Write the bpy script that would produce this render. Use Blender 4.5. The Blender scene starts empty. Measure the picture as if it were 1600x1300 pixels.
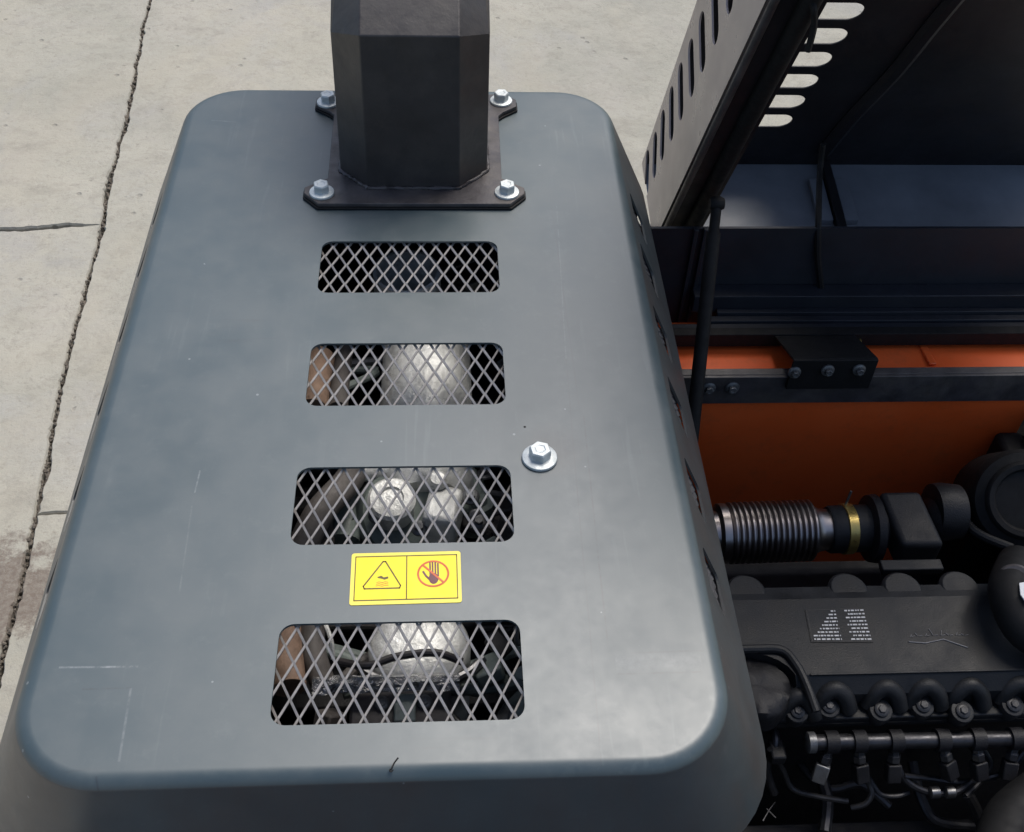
import bpy, bmesh, math, random
from mathutils import Vector, Matrix, noise

random.seed(7)
S = bpy.context.scene
COL = S.collection
R = math.radians
# World frame: metres, z up, the top face of the louvred cover is z = 0, the concrete yard is z = -1.5.
GZ = -1.5

# ------------------------------------------------------------------ camera, sky, sun, exposure
cd = bpy.data.cameras.new('camera')
cam = bpy.data.objects.new('camera', cd)
COL.objects.link(cam)
ca, cb, cc = (0.764766, -0.084727, 0.051228)
cam.matrix_world = Matrix.Translation((0.04781, -0.95035, 0.96003)) @ Matrix.Rotation(cb, 4, 'Z') @ Matrix.Rotation(ca, 4, 'X') @ Matrix.Rotation(cc, 4, 'Z')
cd.sensor_width = 36
cd.lens = 36 * 1750 / 1600
cd.clip_start = 0.02
cd.clip_end = 500
S.camera = cam

SUN_EL, SUN_AZ = 62, 36          # elevation, azimuth clockwise from +Y
w = bpy.data.worlds.new('World')
S.world = w
w.use_nodes = True
nt = w.node_tree
bg = nt.nodes['Background']
sky = nt.nodes.new('ShaderNodeTexSky')
sky.sky_type = 'NISHITA'
sky.sun_disc = False
sky.sun_elevation = R(SUN_EL)
sky.sun_rotation = R(SUN_AZ)
sky.air_density = 1.0
sky.dust_density = 3.0
sky.ozone_density = 1.0
nt.links.new(sky.outputs[0], bg.inputs[0])
bg.inputs[1].default_value = 0.072
sl = bpy.data.lights.new('sun', 'SUN')
so = bpy.data.objects.new('sun', sl)
COL.objects.link(so)
sl.energy = 1.5
sl.angle = R(36)
sl.color = (1.0, 0.955, 0.89)
sd = Vector((math.cos(R(SUN_EL)) * math.sin(R(SUN_AZ)), math.cos(R(SUN_EL)) * math.cos(R(SUN_AZ)), math.sin(R(SUN_EL))))
so.rotation_euler = sd.to_track_quat('Z', 'Y').to_euler()
S.view_settings.view_transform = 'Standard'
S.view_settings.look = 'None'
S.view_settings.exposure = 1.0
S.view_settings.gamma = 1

# ------------------------------------------------------------------ materials
class NT:
    def __init__(self, name):
        self.m = bpy.data.materials.new(name)
        self.m.use_nodes = True
        self.t = self.m.node_tree
        self.b = self.t.nodes['Principled BSDF']
        self.tc = self.t.nodes.new('ShaderNodeTexCoord')
    def n(self, typ, **kw):
        x = self.t.nodes.new(typ)
        for k, v in kw.items(): setattr(x, k, v)
        return x
    def l(self, a, b): self.t.links.new(a, b)
    def coord(self, scale=(1, 1, 1), kind='Object'):
        mp = self.n('ShaderNodeMapping')
        mp.inputs['Scale'].default_value = scale
        self.l(self.tc.outputs[kind], mp.inputs[0])
        return mp.outputs[0]
    def noise(self, scale, detail=4, rough=.55, stretch=(1, 1, 1), dist=0.0):
        x = self.n('ShaderNodeTexNoise')
        x.inputs['Scale'].default_value = scale
        x.inputs['Detail'].default_value = detail
        x.inputs['Roughness'].default_value = rough
        x.inputs['Distortion'].default_value = dist
        self.l(self.coord(stretch), x.inputs['Vector'])
        return x.outputs[0]
    def ramp(self, fac, stops):
        x = self.n('ShaderNodeValToRGB')
        e = x.color_ramp.elements
        while len(e) < len(stops): e.new(.5)
        for i, (p, c) in enumerate(stops):
            e[i].position = p
            e[i].color = c if len(c) == 4 else (*c, 1)
        self.l(fac, x.inputs[0])
        return x.outputs[0]
    def mix(self, fac, a, b, mode='MIX'):
        x = self.n('ShaderNodeMix', data_type='RGBA', blend_type=mode)
        for s, v in ((x.inputs[0], fac), (x.inputs[6], a), (x.inputs[7], b)):
            if isinstance(v, (int, float)): s.default_value = v
            elif isinstance(v, tuple): s.default_value = v if len(v) == 4 else (*v, 1)
            else: self.l(v, s)
        return x.outputs[2]
    def math(self, op, a, b=0.0, c=None, clamp=False):
        x = self.n('ShaderNodeMath', operation=op, use_clamp=clamp)
        for i, v in enumerate((a, b, c)):
            if v is None: continue
            if isinstance(v, (int, float)): x.inputs[i].default_value = v
            else: self.l(v, x.inputs[i])
        return x.outputs[0]
    def maprange(self, v, a, b, c, d):
        x = self.n('ShaderNodeMapRange')
        for i, q in enumerate((a, b, c, d)): x.inputs[i + 1].default_value = q
        self.l(v, x.inputs[0])
        return x.outputs[0]
    def bump(self, h, strength=.2, dist=.002):
        x = self.n('ShaderNodeBump')
        x.inputs['Strength'].default_value = strength
        x.inputs['Distance'].default_value = dist
        self.l(h, x.inputs['Height'])
        self.l(x.outputs[0], self.b.inputs['Normal'])
    def set(self, **kw):
        for k, v in kw.items():
            s = self.b.inputs[k.replace('_', ' ')]
            if isinstance(v, (int, float)): s.default_value = v
            elif isinstance(v, tuple): s.default_value = (*v, 1) if len(v) == 3 else v
            else: self.l(v, s)
        return self

def simple(name, col, rough=.5, metal=0.0, var=.25, scale=30, bump=.15, bd=.0006, rv=.12, spec=.5, dust=0.0):
    t = NT(name)
    n1 = t.noise(scale, 5, .6)
    a = tuple(c * (1 - var) for c in col)
    b = tuple(min(1, c * (1 + var)) for c in col)
    c = t.ramp(n1, [(.3, a), (.7, b)])
    if dust:
        n2 = t.noise(scale * .4, 6, .7)
        c = t.mix(t.maprange(n2, .45, .8, 0, dust), c, (.22, .19, .155))
    n3 = t.noise(scale * 2.3, 4, .6)
    t.set(Base_Color=c, Metallic=metal, Roughness=t.maprange(n3, .3, .7, rough - rv, rough + rv))
    t.b.inputs['Specular IOR Level'].default_value = spec
    t.bump(t.noise(scale * 8, 3, .6), bump, bd)
    return t.m

def paint_cover():
    t = NT('weathered_charcoal_blue_paint')
    xyz = t.n('ShaderNodeSeparateXYZ')
    t.l(t.tc.outputs['Object'], xyz.inputs[0])
    X, Y, Z = xyz.outputs
    big = t.noise(2.6, 4, .6)
    med = t.noise(11, 6, .65)
    fine = t.noise(60, 5, .7)
    col = t.ramp(big, [(.3, (.038, .063, .073)), (.7, (.053, .079, .089))])
    col = t.mix(t.maprange(med, .42, .68, 0, .55), col, (.078, .098, .104))
    # rubbed, slightly dusty film
    col = t.mix(t.maprange(t.noise(34, 8, .78), .55, .74, 0, .30), col, (.115, .138, .142))
    # smears along the length
    sm = t.noise(16, 5, .6, stretch=(1, .12, 1))
    col = t.mix(t.maprange(sm, .55, .8, 0, .28), col, (.105, .122, .126))
    # hairline rub marks in patches
    hm = t.math('MULTIPLY', t.maprange(t.noise(120, 3, .5, stretch=(1, .05, 1), dist=.2), .60, .68, 0, 1), t.maprange(t.noise(5.5, 4, .6), .48, .62, 0, 1))
    col = t.mix(t.math('MULTIPLY', hm, .14), col, (.17, .20, .205))
    hm = t.math('MULTIPLY', t.maprange(t.noise(95, 3, .5, stretch=(.07, 1, 1), dist=.6), .62, .70, 0, 1), t.maprange(t.noise(4.5, 4, .6, dist=.4), .52, .64, 0, 1))
    col = t.mix(t.math('MULTIPLY', hm, .30), col, (.03, .035, .038))
    # brown dust on the steep walls, darkened to paint in their shade
    wall = t.math('MULTIPLY', t.math('LESS_THAN', Z, -.010), t.maprange(t.noise(7, 6, .7, stretch=(1, 1, .3)), .35, .65, .25, .85))
    col = t.mix(wall, col, (.060, .050, .046))
    # darker smear beside the single bolt
    dv = t.n('ShaderNodeVectorMath', operation='DISTANCE')
    t.l(t.tc.outputs['Object'], dv.inputs[0])
    dv.inputs[1].default_value = (0.1690, -0.0893, 0.0000)
    gr = t.maprange(t.math('ADD', dv.outputs['Value'], t.math('MULTIPLY', t.math('SUBTRACT', med, .5), .05)), .016, .045, .5, 0)
    col = t.mix(gr, col, (.045, .052, .058))
    # tiny chips and specks
    vo = t.n('ShaderNodeTexVoronoi')
    vo.inputs['Scale'].default_value = 34
    t.l(t.coord(), vo.inputs['Vector'])
    spot = t.math('MULTIPLY', t.math('LESS_THAN', vo.outputs['Distance'], .055), t.math('GREATER_THAN', t.noise(7, 2), .56))
    col = t.mix(t.math('MULTIPLY', spot, .5), col, (.32, .34, .35))
    top = t.math('GREATER_THAN', Z, -.012)
    def line(x0, y0, x1, y1, wd, amt, c):
        nonlocal col
        L = math.hypot(x1 - x0, y1 - y0)
        ux, uy = (x1 - x0) / L, (y1 - y0) / L
        along = t.math('ADD', t.math('MULTIPLY', t.math('SUBTRACT', X, x0), ux), t.math('MULTIPLY', t.math('SUBTRACT', Y, y0), uy))
        off = t.math('ADD', t.math('MULTIPLY', t.math('SUBTRACT', X, x0), -uy), t.math('MULTIPLY', t.math('SUBTRACT', Y, y0), ux))
        off = t.math('ABSOLUTE', t.math('ADD', off, t.math('MULTIPLY', t.math('SUBTRACT', big, .5), .004)))
        m = t.maprange(off, wd * .4, wd, 1, 0)
        m = t.math('MULTIPLY', m, t.math('MULTIPLY', t.math('GREATER_THAN', along, 0), t.math('LESS_THAN', along, L)))
        m = t.math('MULTIPLY', m, t.maprange(t.noise(70, 5, .75), .38, .62, .0, 1))
        col = t.mix(t.math('MULTIPLY', t.math('MULTIPLY', m, top), amt), col, c)
    D = (.035, .04, .045)
    Lc = (.26, .28, .29)
    for (p, q, wd, amt, c) in LINES:
        line(p[0], p[1], q[0], q[1], wd, amt, c if c is not None else D)
    ro = t.maprange(t.math('ADD', med, t.math('MULTIPLY', fine, .4)), .45, .95, .36, .50)
    t.set(Base_Color=col, Roughness=ro, Metallic=0.0)
    t.b.inputs['Specular IOR Level'].default_value = 1.0
    t.b.inputs['Coat Weight'].default_value = .0
    hgt = t.math('ADD', t.math('MULTIPLY', t.noise(5, 3, .5), 1.0), t.math('MULTIPLY', t.noise(240, 3, .6), .02))
    t.bump(hgt, .18, .003)
    return t.m

LINES = [
    ((0.2036, 0.3882, 0.0000), (0.2069, -0.0230, 0.0000), .0012, .35, None),
    ((0.2110, 0.3882, 0.0000), (0.1980, 0.0664, 0.0000), .0010, .25, (.22, .24, .25)),
    ((0.2113, -0.0336, 0.0000), (0.2063, -0.3512, -0.0000), .0012, .55, None),
    ((0.1980, 0.0664, 0.0000), (0.1869, -0.4764, 0.0000), .0011, .45, None),
    ((0.2064, 0.3757, 0.0000), (0.1722, -0.4760, -0.0000), .0170, .16, (.13, .15, .155)),
    ((0.2278, -0.3591, 0.0000), (0.3018, -0.3588, 0.0000), .0013, .40, None),
    ((0.2124, -0.3825, 0.0000), (0.2965, -0.3826, 0.0000), .0013, .45, None),
    ((0.2119, -0.3696, 0.0000), (0.2973, -0.3704, -0.0000), .0120, .25, (.20, .215, .225)),
    ((-0.3265, -0.3611, 0.0000), (-0.2514, -0.3617, 0.0000), .0014, .60, (.30, .32, .33)),
    ((-0.2997, -0.3854, -0.0000), (-0.2539, -0.3846, 0.0000), .0013, .55, None),
    ((-0.2538, -0.3852, -0.0000), (-0.2509, -0.4602, 0.0000), .0016, .40, (.22, .24, .25)),
    ((-0.2286, -0.1119, 0.0000), (-0.2295, -0.1445, 0.0000), .0012, .50, (.28, .30, .31)),
    ((-0.2296, -0.1627, 0.0000), (-0.2252, -0.2799, 0.0000), .0012, .22, (.22, .24, .25)),
    ((-0.3143, 0.6133, 0.0000), (-0.2722, 0.6082, 0.0000), .0015, .40, (.22, .24, .25)),
    ((-0.1252, 0.3215, 0.0000), (0.0887, 0.3213, -0.0000), .0200, .10, (.04, .05, .055)),  # soft dark band, the exhaust flange's shadow put into the paint colour
    ((-0.2686, -0.4731, 0.0000), (-0.2664, -0.4840, 0.0000), .0012, .7, None),
]

def concrete():
    t = NT('weathered_concrete')
    a = t.noise(.9, 6, .62)
    b = t.noise(5, 8, .7)
    c = t.noise(45, 6, .7)
    col = t.ramp(a, [(.3, (.262, .260, .222)), (.50, (.330, .320, .268)), (.70, (.395, .375, .312))])
    col = t.mix(t.maprange(b, .4, .75, 0, .55), col, (.42, .40, .345))
    col = t.mix(t.maprange(t.noise(2.2, 5, .6, dist=1.2), .5, .75, 0, .45), col, (.36, .335, .30))
    col = t.mix(t.maprange(t.noise(1.6, 5, .7, dist=.5), .55, .75, 0, .5), col, (.34, .34, .335))
    col = t.mix(t.maprange(c, .44, .3, 0, .6), col, (.22, .205, .175))
    col = t.mix(t.maprange(t.noise(16, 8, .8, dist=.6), .50, .68, 0, .60), col, (.24, .225, .19))
    col = t.mix(t.maprange(t.noise(28, 6, .8), .60, .74, 0, .6), col, (.50, .48, .43))
    col = t.mix(t.maprange(t.noise(1.1, 4, .6, dist=.8), .52, .62, 0, .35), col, (.375, .345, .275))
    col = t.mix(t.maprange(t.noise(.7, 6, .7, dist=.9), .54, .66, 0, .55), col, (.30, .295, .28))
    col = t.mix(t.maprange(t.noise(3.7, 7, .75, dist=.5), .53, .68, 0, .50), col, (.235, .22, .185))
    vo = t.n('ShaderNodeTexVoronoi')
    vo.inputs['Scale'].default_value = 13
    t.l(t.coord(), vo.inputs['Vector'])
    pit = t.math('MULTIPLY', t.maprange(vo.outputs['Distance'], .08, .16, 1, 0), t.math('GREATER_THAN', t.noise(3.1, 3), .55))
    col = t.mix(t.math('MULTIPLY', pit, .35), col, (.16, .15, .13))
    d = t.n('ShaderNodeVectorMath', operation='SUBTRACT')
    t.l(t.tc.outputs['Object'], d.inputs[0])
    d.inputs[1].default_value = (-1.1128, 0.7882, -1.5000)
    ln = t.n('ShaderNodeVectorMath', operation='LENGTH')
    t.l(d.outputs[0], ln.inputs[0])
    rr = t.math('ADD', ln.outputs['Value'], t.math('MULTIPLY', t.math('SUBTRACT', t.noise(9, 8, .75), .5), .5))
    col = t.mix(t.math('MULTIPLY', t.maprange(rr, .12, .17, 1, 0), t.maprange(t.noise(70, 4, .7), .35, .6, .6, 1)), col, (.165, .135, .11))
    t.set(Base_Color=col, Roughness=.9)
    h = t.math('ADD', t.math('MULTIPLY', c, .5), t.math('SUBTRACT', b, t.math('MULTIPLY', pit, .7)))
    t.bump(h, .8, .008)
    return t.m

def casting(name, col, rough=.5, bump=.5, dust=.25):
    t = NT(name)
    n1 = t.noise(22, 6, .65)
    c = t.ramp(n1, [(.3, tuple(q * .7 for q in col)), (.7, tuple(q * 1.35 for q in col))])
    c = t.mix(t.maprange(t.noise(9, 7, .72), .48, .78, 0, dust), c, (.13, .125, .12))
    t.set(Base_Color=c, Roughness=t.maprange(n1, .3, .7, rough - .1, rough + .15))
    t.b.inputs['Specular IOR Level'].default_value = .38
    t.bump(t.noise(420, 3, .6), bump, .0008)
    return t.m

def orange():
    t = NT('orange_paint')
    n1 = t.noise(7, 5, .6)
    c = t.ramp(n1, [(.3, (.88, .125, .024)), (.7, (.94, .155, .034))])
    c = t.mix(t.maprange(t.noise(20, 7, .75), .5, .78, 0, .35), c, (.30, .09, .04))
    t.set(Base_Color=c, Roughness=t.maprange(n1, .3, .7, .32, .5))
    t.bump(t.noise(9, 3), .2, .003)
    return t.m

def foil():
    t = NT('crumpled_bright_foil')
    n1 = t.noise(120, 4, .7, dist=1.5)
    t.set(Base_Color=t.ramp(n1, [(.3, (.30, .30, .31)), (.55, (.92, .92, .92))]), Metallic=1.0, Roughness=.22)
    t.bump(n1, 1.0, .006)
    return t.m

M = {
    'cover': paint_cover(),
    'black': simple('satin_black_paint', (.034, .031, .031), .40, 0, .3, 14, .3, .001, .10, .6, .25),
    'plate': simple('dark_primer_plate', (.052, .047, .050), .45, 0, .4, 24, .3, .001, .12, .5, .45),
    'gasket': simple('black_rubber', (.009, .009, .0095), .7, 0, .3, 30, .2, .0008, .1, .3),
    'zinc': simple('dull_zinc_plating', (.58, .62, .62), .46, .4, .16, 90, .25, .0006, .12, .5, .25),
    'dullzinc': simple('dirty_zinc_plating', (.16, .165, .17), .45, .6, .3, 80, .2, .0004, .1, .5, .3),
    'mesh': simple('galvanised_mesh', (.36, .34, .32), .5, .3, .2, 90, .2, .0004, .1),
    'dullmesh': simple('dark_mesh', (.085, .082, .082), .6, .2, .3, 90),  # darker mesh colour for the flank windows
    'concrete': concrete(),
    'dirt': simple('packed_dirt', (.20, .172, .138), .95, 0, .45, 60, .9, .01),
    'flange': simple('lid_paint_with_reflection', (.36, .29, .27), .30, 0, .12, 6, .1, .001, .06, 1.0, .15),  # ground reflected in the dark lid paint, put into a pinkish base colour
    'lid': simple('lid_paint_inside', (.014, .014, .017), .5, 0, .3, 9, .1, .001, .1, .4),
    'litflange': simple('lid_paint_lit', (.20, .22, .25), .55, 0, .22, 6, .1, .001, .1, .5),  # lighter copy of the inside lid paint, with the sky light put into it
    'wallblue': simple('dark_navy_paint', (.012, .015, .023), .6, 0, .25, 10, .1, .001, .1, .5),
    'orange': orange(),
    'casting': casting('black_cast_plastic', (.013, .014, .016), .5, .5, .12),
    'engine': casting('dark_engine_casting', (.010, .010, .012), .5, .7, .12),
    'steel': simple('dull_steel', (.22, .22, .22), .4, .9, .25, 50, .3, .0006, .12),
    'bellows': simple('stainless_bellows', (.36, .33, .32), .34, 1.0, .1, 12, .03, .0002, .05),
    'brass': simple('brass_clamp', (.62, .47, .16), .35, .9, .15, 60),
    'silver': simple('aluminised_heat_shield', (.70, .71, .69), .48, .3, .4, 14, .5, .004, .12),
    'green': simple('grey_green_casting', (.22, .26, .24), .5, 0, .3, 30, .5, .001),
    'brown': simple('brown_hose_wrap', (.30, .20, .145), .7, 0, .35, 30, .5, .002),
    'yellow': simple('yellow_vinyl', (.92, .74, .012), .45, 0, .03, 30, .02, .0002, .05),
    'paleyellow': simple('pale_yellow_vinyl', (.90, .76, .10), .45, 0, .03, 30, .02, .0002, .05),
    'ink': simple('printed_black', (.10, .07, .012), .5, 0, .1, 30, .02),
    'ink2': simple('printed_maroon', (.14, .045, .06), .5, 0, .1, 30, .02),
    'red': simple('printed_red', (.62, .12, .035), .5, 0, .1, 30, .02),
    'white': simple('white_print', (.62, .62, .62), .5, 0, .15, 90, .05),
    'greyprint': simple('grey_print', (.17, .17, .18), .5, 0, .15, 90, .05),
    'machine': simple('machine_body_paint', (.045, .048, .052), .5, 0, .2, 5),
    'darkzinc': simple('oily_dark_metal', (.050, .050, .052), .45, .5, .3, 80, .2, .0004, .1),
    'railsteel': simple('oily_rail_steel', (.065, .065, .07), .42, .8, .3, 40, .3, .0005, .12),
    'hosegrey': simple('dusty_hose', (.11, .10, .095), .65, 0, .3, 40, .4, .001),
    'foil': foil(),
    'whitepatch': simple('flat_white', (.75, .76, .76), .5, 0, .05, 30),
}

# ------------------------------------------------------------------ mesh helpers
def link_bm(name, bm, mat, parent=None, smooth=35, bevel=None, seg=2, wn=False):
    bmesh.ops.recalc_face_normals(bm, faces=bm.faces)
    me = bpy.data.meshes.new(name)
    if smooth:
        lim = R(smooth)
        for f in bm.faces: f.smooth = True
        for e in bm.edges:
            if len(e.link_faces) == 2:
                e.smooth = e.calc_face_angle(0) < lim
    bm.to_mesh(me)
    bm.free()
    for m in (mat if isinstance(mat, (list, tuple)) else [mat]): me.materials.append(m)
    o = bpy.data.objects.new(name, me)
    COL.objects.link(o)
    if parent: o.parent = parent
    if bevel:
        b = o.modifiers.new('bevel', 'BEVEL')
        b.width = bevel
        b.segments = seg
        b.limit_method = 'ANGLE'
        b.angle_limit = R(40)
    if wn:
        n = o.modifiers.new('wn', 'WEIGHTED_NORMAL')
        n.keep_sharp = True
    return o

def empty(name, loc, label, cat, group=None):
    o = bpy.data.objects.new(name, None)
    COL.objects.link(o)
    o.location = loc
    o.empty_display_size = .05
    o['label'] = label
    o['category'] = cat
    if group: o['group'] = group
    return o

def reparent(root):
    """keep children where they were built (world coordinates) under the moved Empty"""
    inv = Matrix.Translation(-root.location)
    for c in root.children:
        c.matrix_parent_inverse = inv

def box(bm, a, b, mtx=None):
    a, b = Vector(a), Vector(b)
    r = bmesh.ops.create_cube(bm, size=1)
    c = (a + b) / 2
    s = b - a
    for v in r['verts']:
        v.co = Vector((v.co.x * s.x, v.co.y * s.y, v.co.z * s.z)) + c
        if mtx: v.co = mtx @ v.co
    return r['verts']

def prism(bm, poly, d, off=(0, 0, 0)):
    """poly: list of 3D points; extrude along vector d"""
    d, off = Vector(d), Vector(off)
    v0 = [bm.verts.new(Vector(p) + off) for p in poly]
    v1 = [bm.verts.new(Vector(p) + off + d) for p in poly]
    n = len(poly)
    bm.faces.new(v0)
    bm.faces.new(list(reversed(v1)))
    for i in range(n):
        bm.faces.new((v0[i], v0[(i + 1) % n], v1[(i + 1) % n], v1[i]))

def frame_of(d):
    d = Vector(d).normalized()
    a = Vector((0, 0, 1)) if abs(d.z) < .9 else Vector((1, 0, 0))
    x = d.cross(a).normalized()
    y = d.cross(x).normalized()
    return x, y, d

def smooth_path(pts, n=6):
    P = [Vector(p) for p in pts]
    if len(P) < 3: return P
    out = []
    for i in range(len(P) - 1):
        p0 = P[max(i - 1, 0)]; p1 = P[i]; p2 = P[i + 1]; p3 = P[min(i + 2, len(P) - 1)]
        for k in range(n):
            t = k / n
            out.append(.5 * ((2 * p1) + (-p0 + p2) * t + (2 * p0 - 5 * p1 + 4 * p2 - p3) * t * t + (-p0 + 3 * p1 - 3 * p2 + p3) * t ** 3))
    out.append(P[-1])
    return out

def tube(bm, pts, r, seg=12, smooth=True):
    P = smooth_path(pts) if smooth else [Vector(p) for p in pts]
    n = len(P)
    rings = []
    px, py, _ = frame_of(P[1] - P[0])
    for i, p in enumerate(P):
        d = (P[min(i + 1, n - 1)] - P[max(i - 1, 0)]).normalized()
        x = (px - d * px.dot(d)).normalized()
        y = d.cross(x)
        px = x
        rr = r(i / (n - 1)) if callable(r) else r
        rings.append([bm.verts.new(p + (x * math.cos(2 * math.pi * k / seg) + y * math.sin(2 * math.pi * k / seg)) * rr) for k in range(seg)])
    for a, b in zip(rings, rings[1:]):
        for k in range(seg):
            bm.faces.new((a[k], a[(k + 1) % seg], b[(k + 1) % seg], b[k]))
    bm.faces.new(rings[0])
    bm.faces.new(list(reversed(rings[-1])))

def lathe(bm, prof, c, d, seg=32):
    """prof: (radius, height along d)"""
    c = Vector(c)
    x, y, z = frame_of(d)
    rings = []
    for r, h in prof:
        rings.append([bm.verts.new(c + z * h + (x * math.cos(2 * math.pi * k / seg) + y * math.sin(2 * math.pi * k / seg)) * max(r, 1e-5)) for k in range(seg)])
    for a, b in zip(rings, rings[1:]):
        for k in range(seg):
            bm.faces.new((a[k], a[(k + 1) % seg], b[(k + 1) % seg], b[k]))
    bm.faces.new(rings[0])
    bm.faces.new(list(reversed(rings[-1])))

def rrect(x0, x1, y0, y1, r, n=8):
    """rounded rectangle, list of (x, y), counter clockwise"""
    out = []
    for cx, cy, a0 in ((x1 - r, y1 - r, 0), (x0 + r, y1 - r, 90), (x0 + r, y0 + r, 180), (x1 - r, y0 + r, 270)):
        for k in range(n + 1):
            a = R(a0 + 90 * k / n)
            out.append((cx + r * math.cos(a), cy + r * math.sin(a)))
    return out

def boolean(o, cutters, op='DIFFERENCE'):
    """apply a boolean with one joined cutter mesh and return the mesh to the object"""
    m = o.modifiers.new('b', 'BOOLEAN')
    m.object = cutters
    m.operation = op
    m.solver = 'EXACT'
    m.use_self = False
    bpy.context.view_layer.update()
    dg = bpy.context.evaluated_depsgraph_get()
    me = bpy.data.meshes.new_from_object(o.evaluated_get(dg))
    o.modifiers.clear()
    o.data = me
    bpy.data.objects.remove(cutters)

def mark_sharp(o, deg=35):
    bm = bmesh.new()
    bm.from_mesh(o.data)
    for f in bm.faces: f.smooth = True
    for e in bm.edges:
        if len(e.link_faces) == 2: e.smooth = e.calc_face_angle(0) < R(deg)
    bm.to_mesh(o.data)
    bm.free()

def jit(v, s, k=0.0):
    return noise.noise(Vector(v) * s + Vector((k, k * 1.7, 3.1)))

# a flange bolt: washer (thing part) with the hexagon head on it as its sub-part
def bolt(parent, c, d=(0, 0, 1), r=.017, rot=0.0, mat='zinc', name='bolt', washer=True, head=None, h=.011):
    bm = bmesh.new()
    lathe(bm, [(r, 0), (r * 1.01, .0012), (r * .97, .0030), (r * .80, .0040), (r * .62, .0046)], c, d, 28)
    a = link_bm(name, bm, M[mat], parent)
    bm = bmesh.new()
    x, y, z = frame_of(d)
    hr = head or r * .60
    c = Vector(c)
    rings = []
    for rr, hh in ((hr, .0035), (hr, .0035 + h * .84), (hr * .90, .0035 + h), (hr * .5, .0035 + h), (hr * .45, .0035 + h * .95)):
        n = 6
        rings.append([bm.verts.new(c + z * hh + (x * math.cos(R(rot + 60 * k)) + y * math.sin(R(rot + 60 * k))) * rr) for k in range(n)])
    for p, q in zip(rings, rings[1:]):
        for k in range(6): bm.faces.new((p[k], p[(k + 1) % 6], q[(k + 1) % 6], q[k]))
    bm.faces.new(rings[0]); bm.faces.new(list(reversed(rings[-1])))
    b = link_bm('bolt_head', bm, M[mat], a, smooth=15, bevel=.0006, seg=2)
    return a

# ------------------------------------------------------------------ the yard: concrete slabs on dirt
bm = bmesh.new()
v = [bm.verts.new((x, y, GZ - .05)) for x, y in ((-60, -60), (60, -60), (60, 60), (-60, 60))]
bm.faces.new(v)
ground = link_bm('ground', bm, M['dirt'], None, smooth=0)
ground['kind'] = 'structure'

JA, JB = Vector((-1.2867, 4.0798, -1.5000)), Vector((-1.0626, 0.7182, -1.5000))     # main joint
jd = (JA - JB).normalized()
jn = Vector((jd.y, -jd.x, 0))                       # towards +x
def J(t, off): return JB + jd * t + jn * off
tC = (Vector((-1.1731, 2.3653, -1.5000)) - JB).dot(jd)
tD = (Vector((-1.1018, 1.0424, -1.5000)) - JB).dot(jd)
def edge(p, q, seed, amp, step=.012):
    p, q = Vector(p), Vector(q)
    L = (q - p).length
    n = max(2, int(L / step))
    d = (q - p) / n
    nn = Vector((d.y, -d.x, 0)).normalized()
    out = []
    for i in range(n):
        b = p + d * i
        cn = nn if nn.x + .3 * nn.y > 0 else -nn
        wv = jit((b.x, b.y, 0), 1.1, 1) * .022 + jit((b.x, b.y, 0), 9, 2) * .006
        sp = abs(jit((b.x, b.y, 0), 26, seed)) * amp * .55 + abs(jit((b.x, b.y, 0), 75, seed)) * amp * .5
        sp += max(0, jit((b.x, b.y, 0), 4.5, seed + 9) - .26) * amp * 3.0
        out.append(b + ((cn * wv - nn * sp) if i else cn * 0))
    return out
def slab(corners, amps, seed):
    pts = []
    for i in range(len(corners)):
        a, b = corners[i], corners[(i + 1) % len(corners)]
        pts += edge(a, b, seed + i * .0, amps[i], .012 if amps[i] else 5)
    bm = bmesh.new()
    top = [bm.verts.new((q.x, q.y, GZ)) for q in pts]
    n = len(top)
    mid = []
    for i, q in enumerate(pts):
        nn = Vector(((pts[(i + 1) % n] - pts[i - 1]).y, -(pts[(i + 1) % n] - pts[i - 1]).x, 0)).normalized()
        mid.append(bm.verts.new((q.x + nn.x * .004, q.y + nn.y * .004, GZ - .008)))
    bot = [bm.verts.new((m.co.x, m.co.y, GZ - .05 + .001)) for m in mid]
    bm.faces.new(top)
    for i in range(n):
        j = (i + 1) % n
        bm.faces.new((top[i], mid[i], mid[j], top[j]))
        bm.faces.new((mid[i], bot[i], bot[j], mid[j]))
    return link_bm('concrete_slab', bm, M['concrete'], ground, smooth=20)
gw = .006
E1 = -.006
# four slabs (counter clockwise corners)
slab([J(-8, -gw), J(tC - .002, -gw), J(tC - .002, -9) , J(-8, -9)], [.016, .016, 0, 0], 1)
slab([J(tC + .002, -gw), J(12, -gw), J(12, -9), J(tC + .002, -9)], [.016, 0, 0, .016], 2)
slab([J(tD - .004, gw), J(-8, gw), J(-8, 9), J(tD - .004, 9)], [.013, 0, 0, .012], 3)
slab([J(12, gw), J(tD + .004, gw), J(tD + .004, 9), J(12, 9)], [.013, .012, 0, 0], 4)

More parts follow.
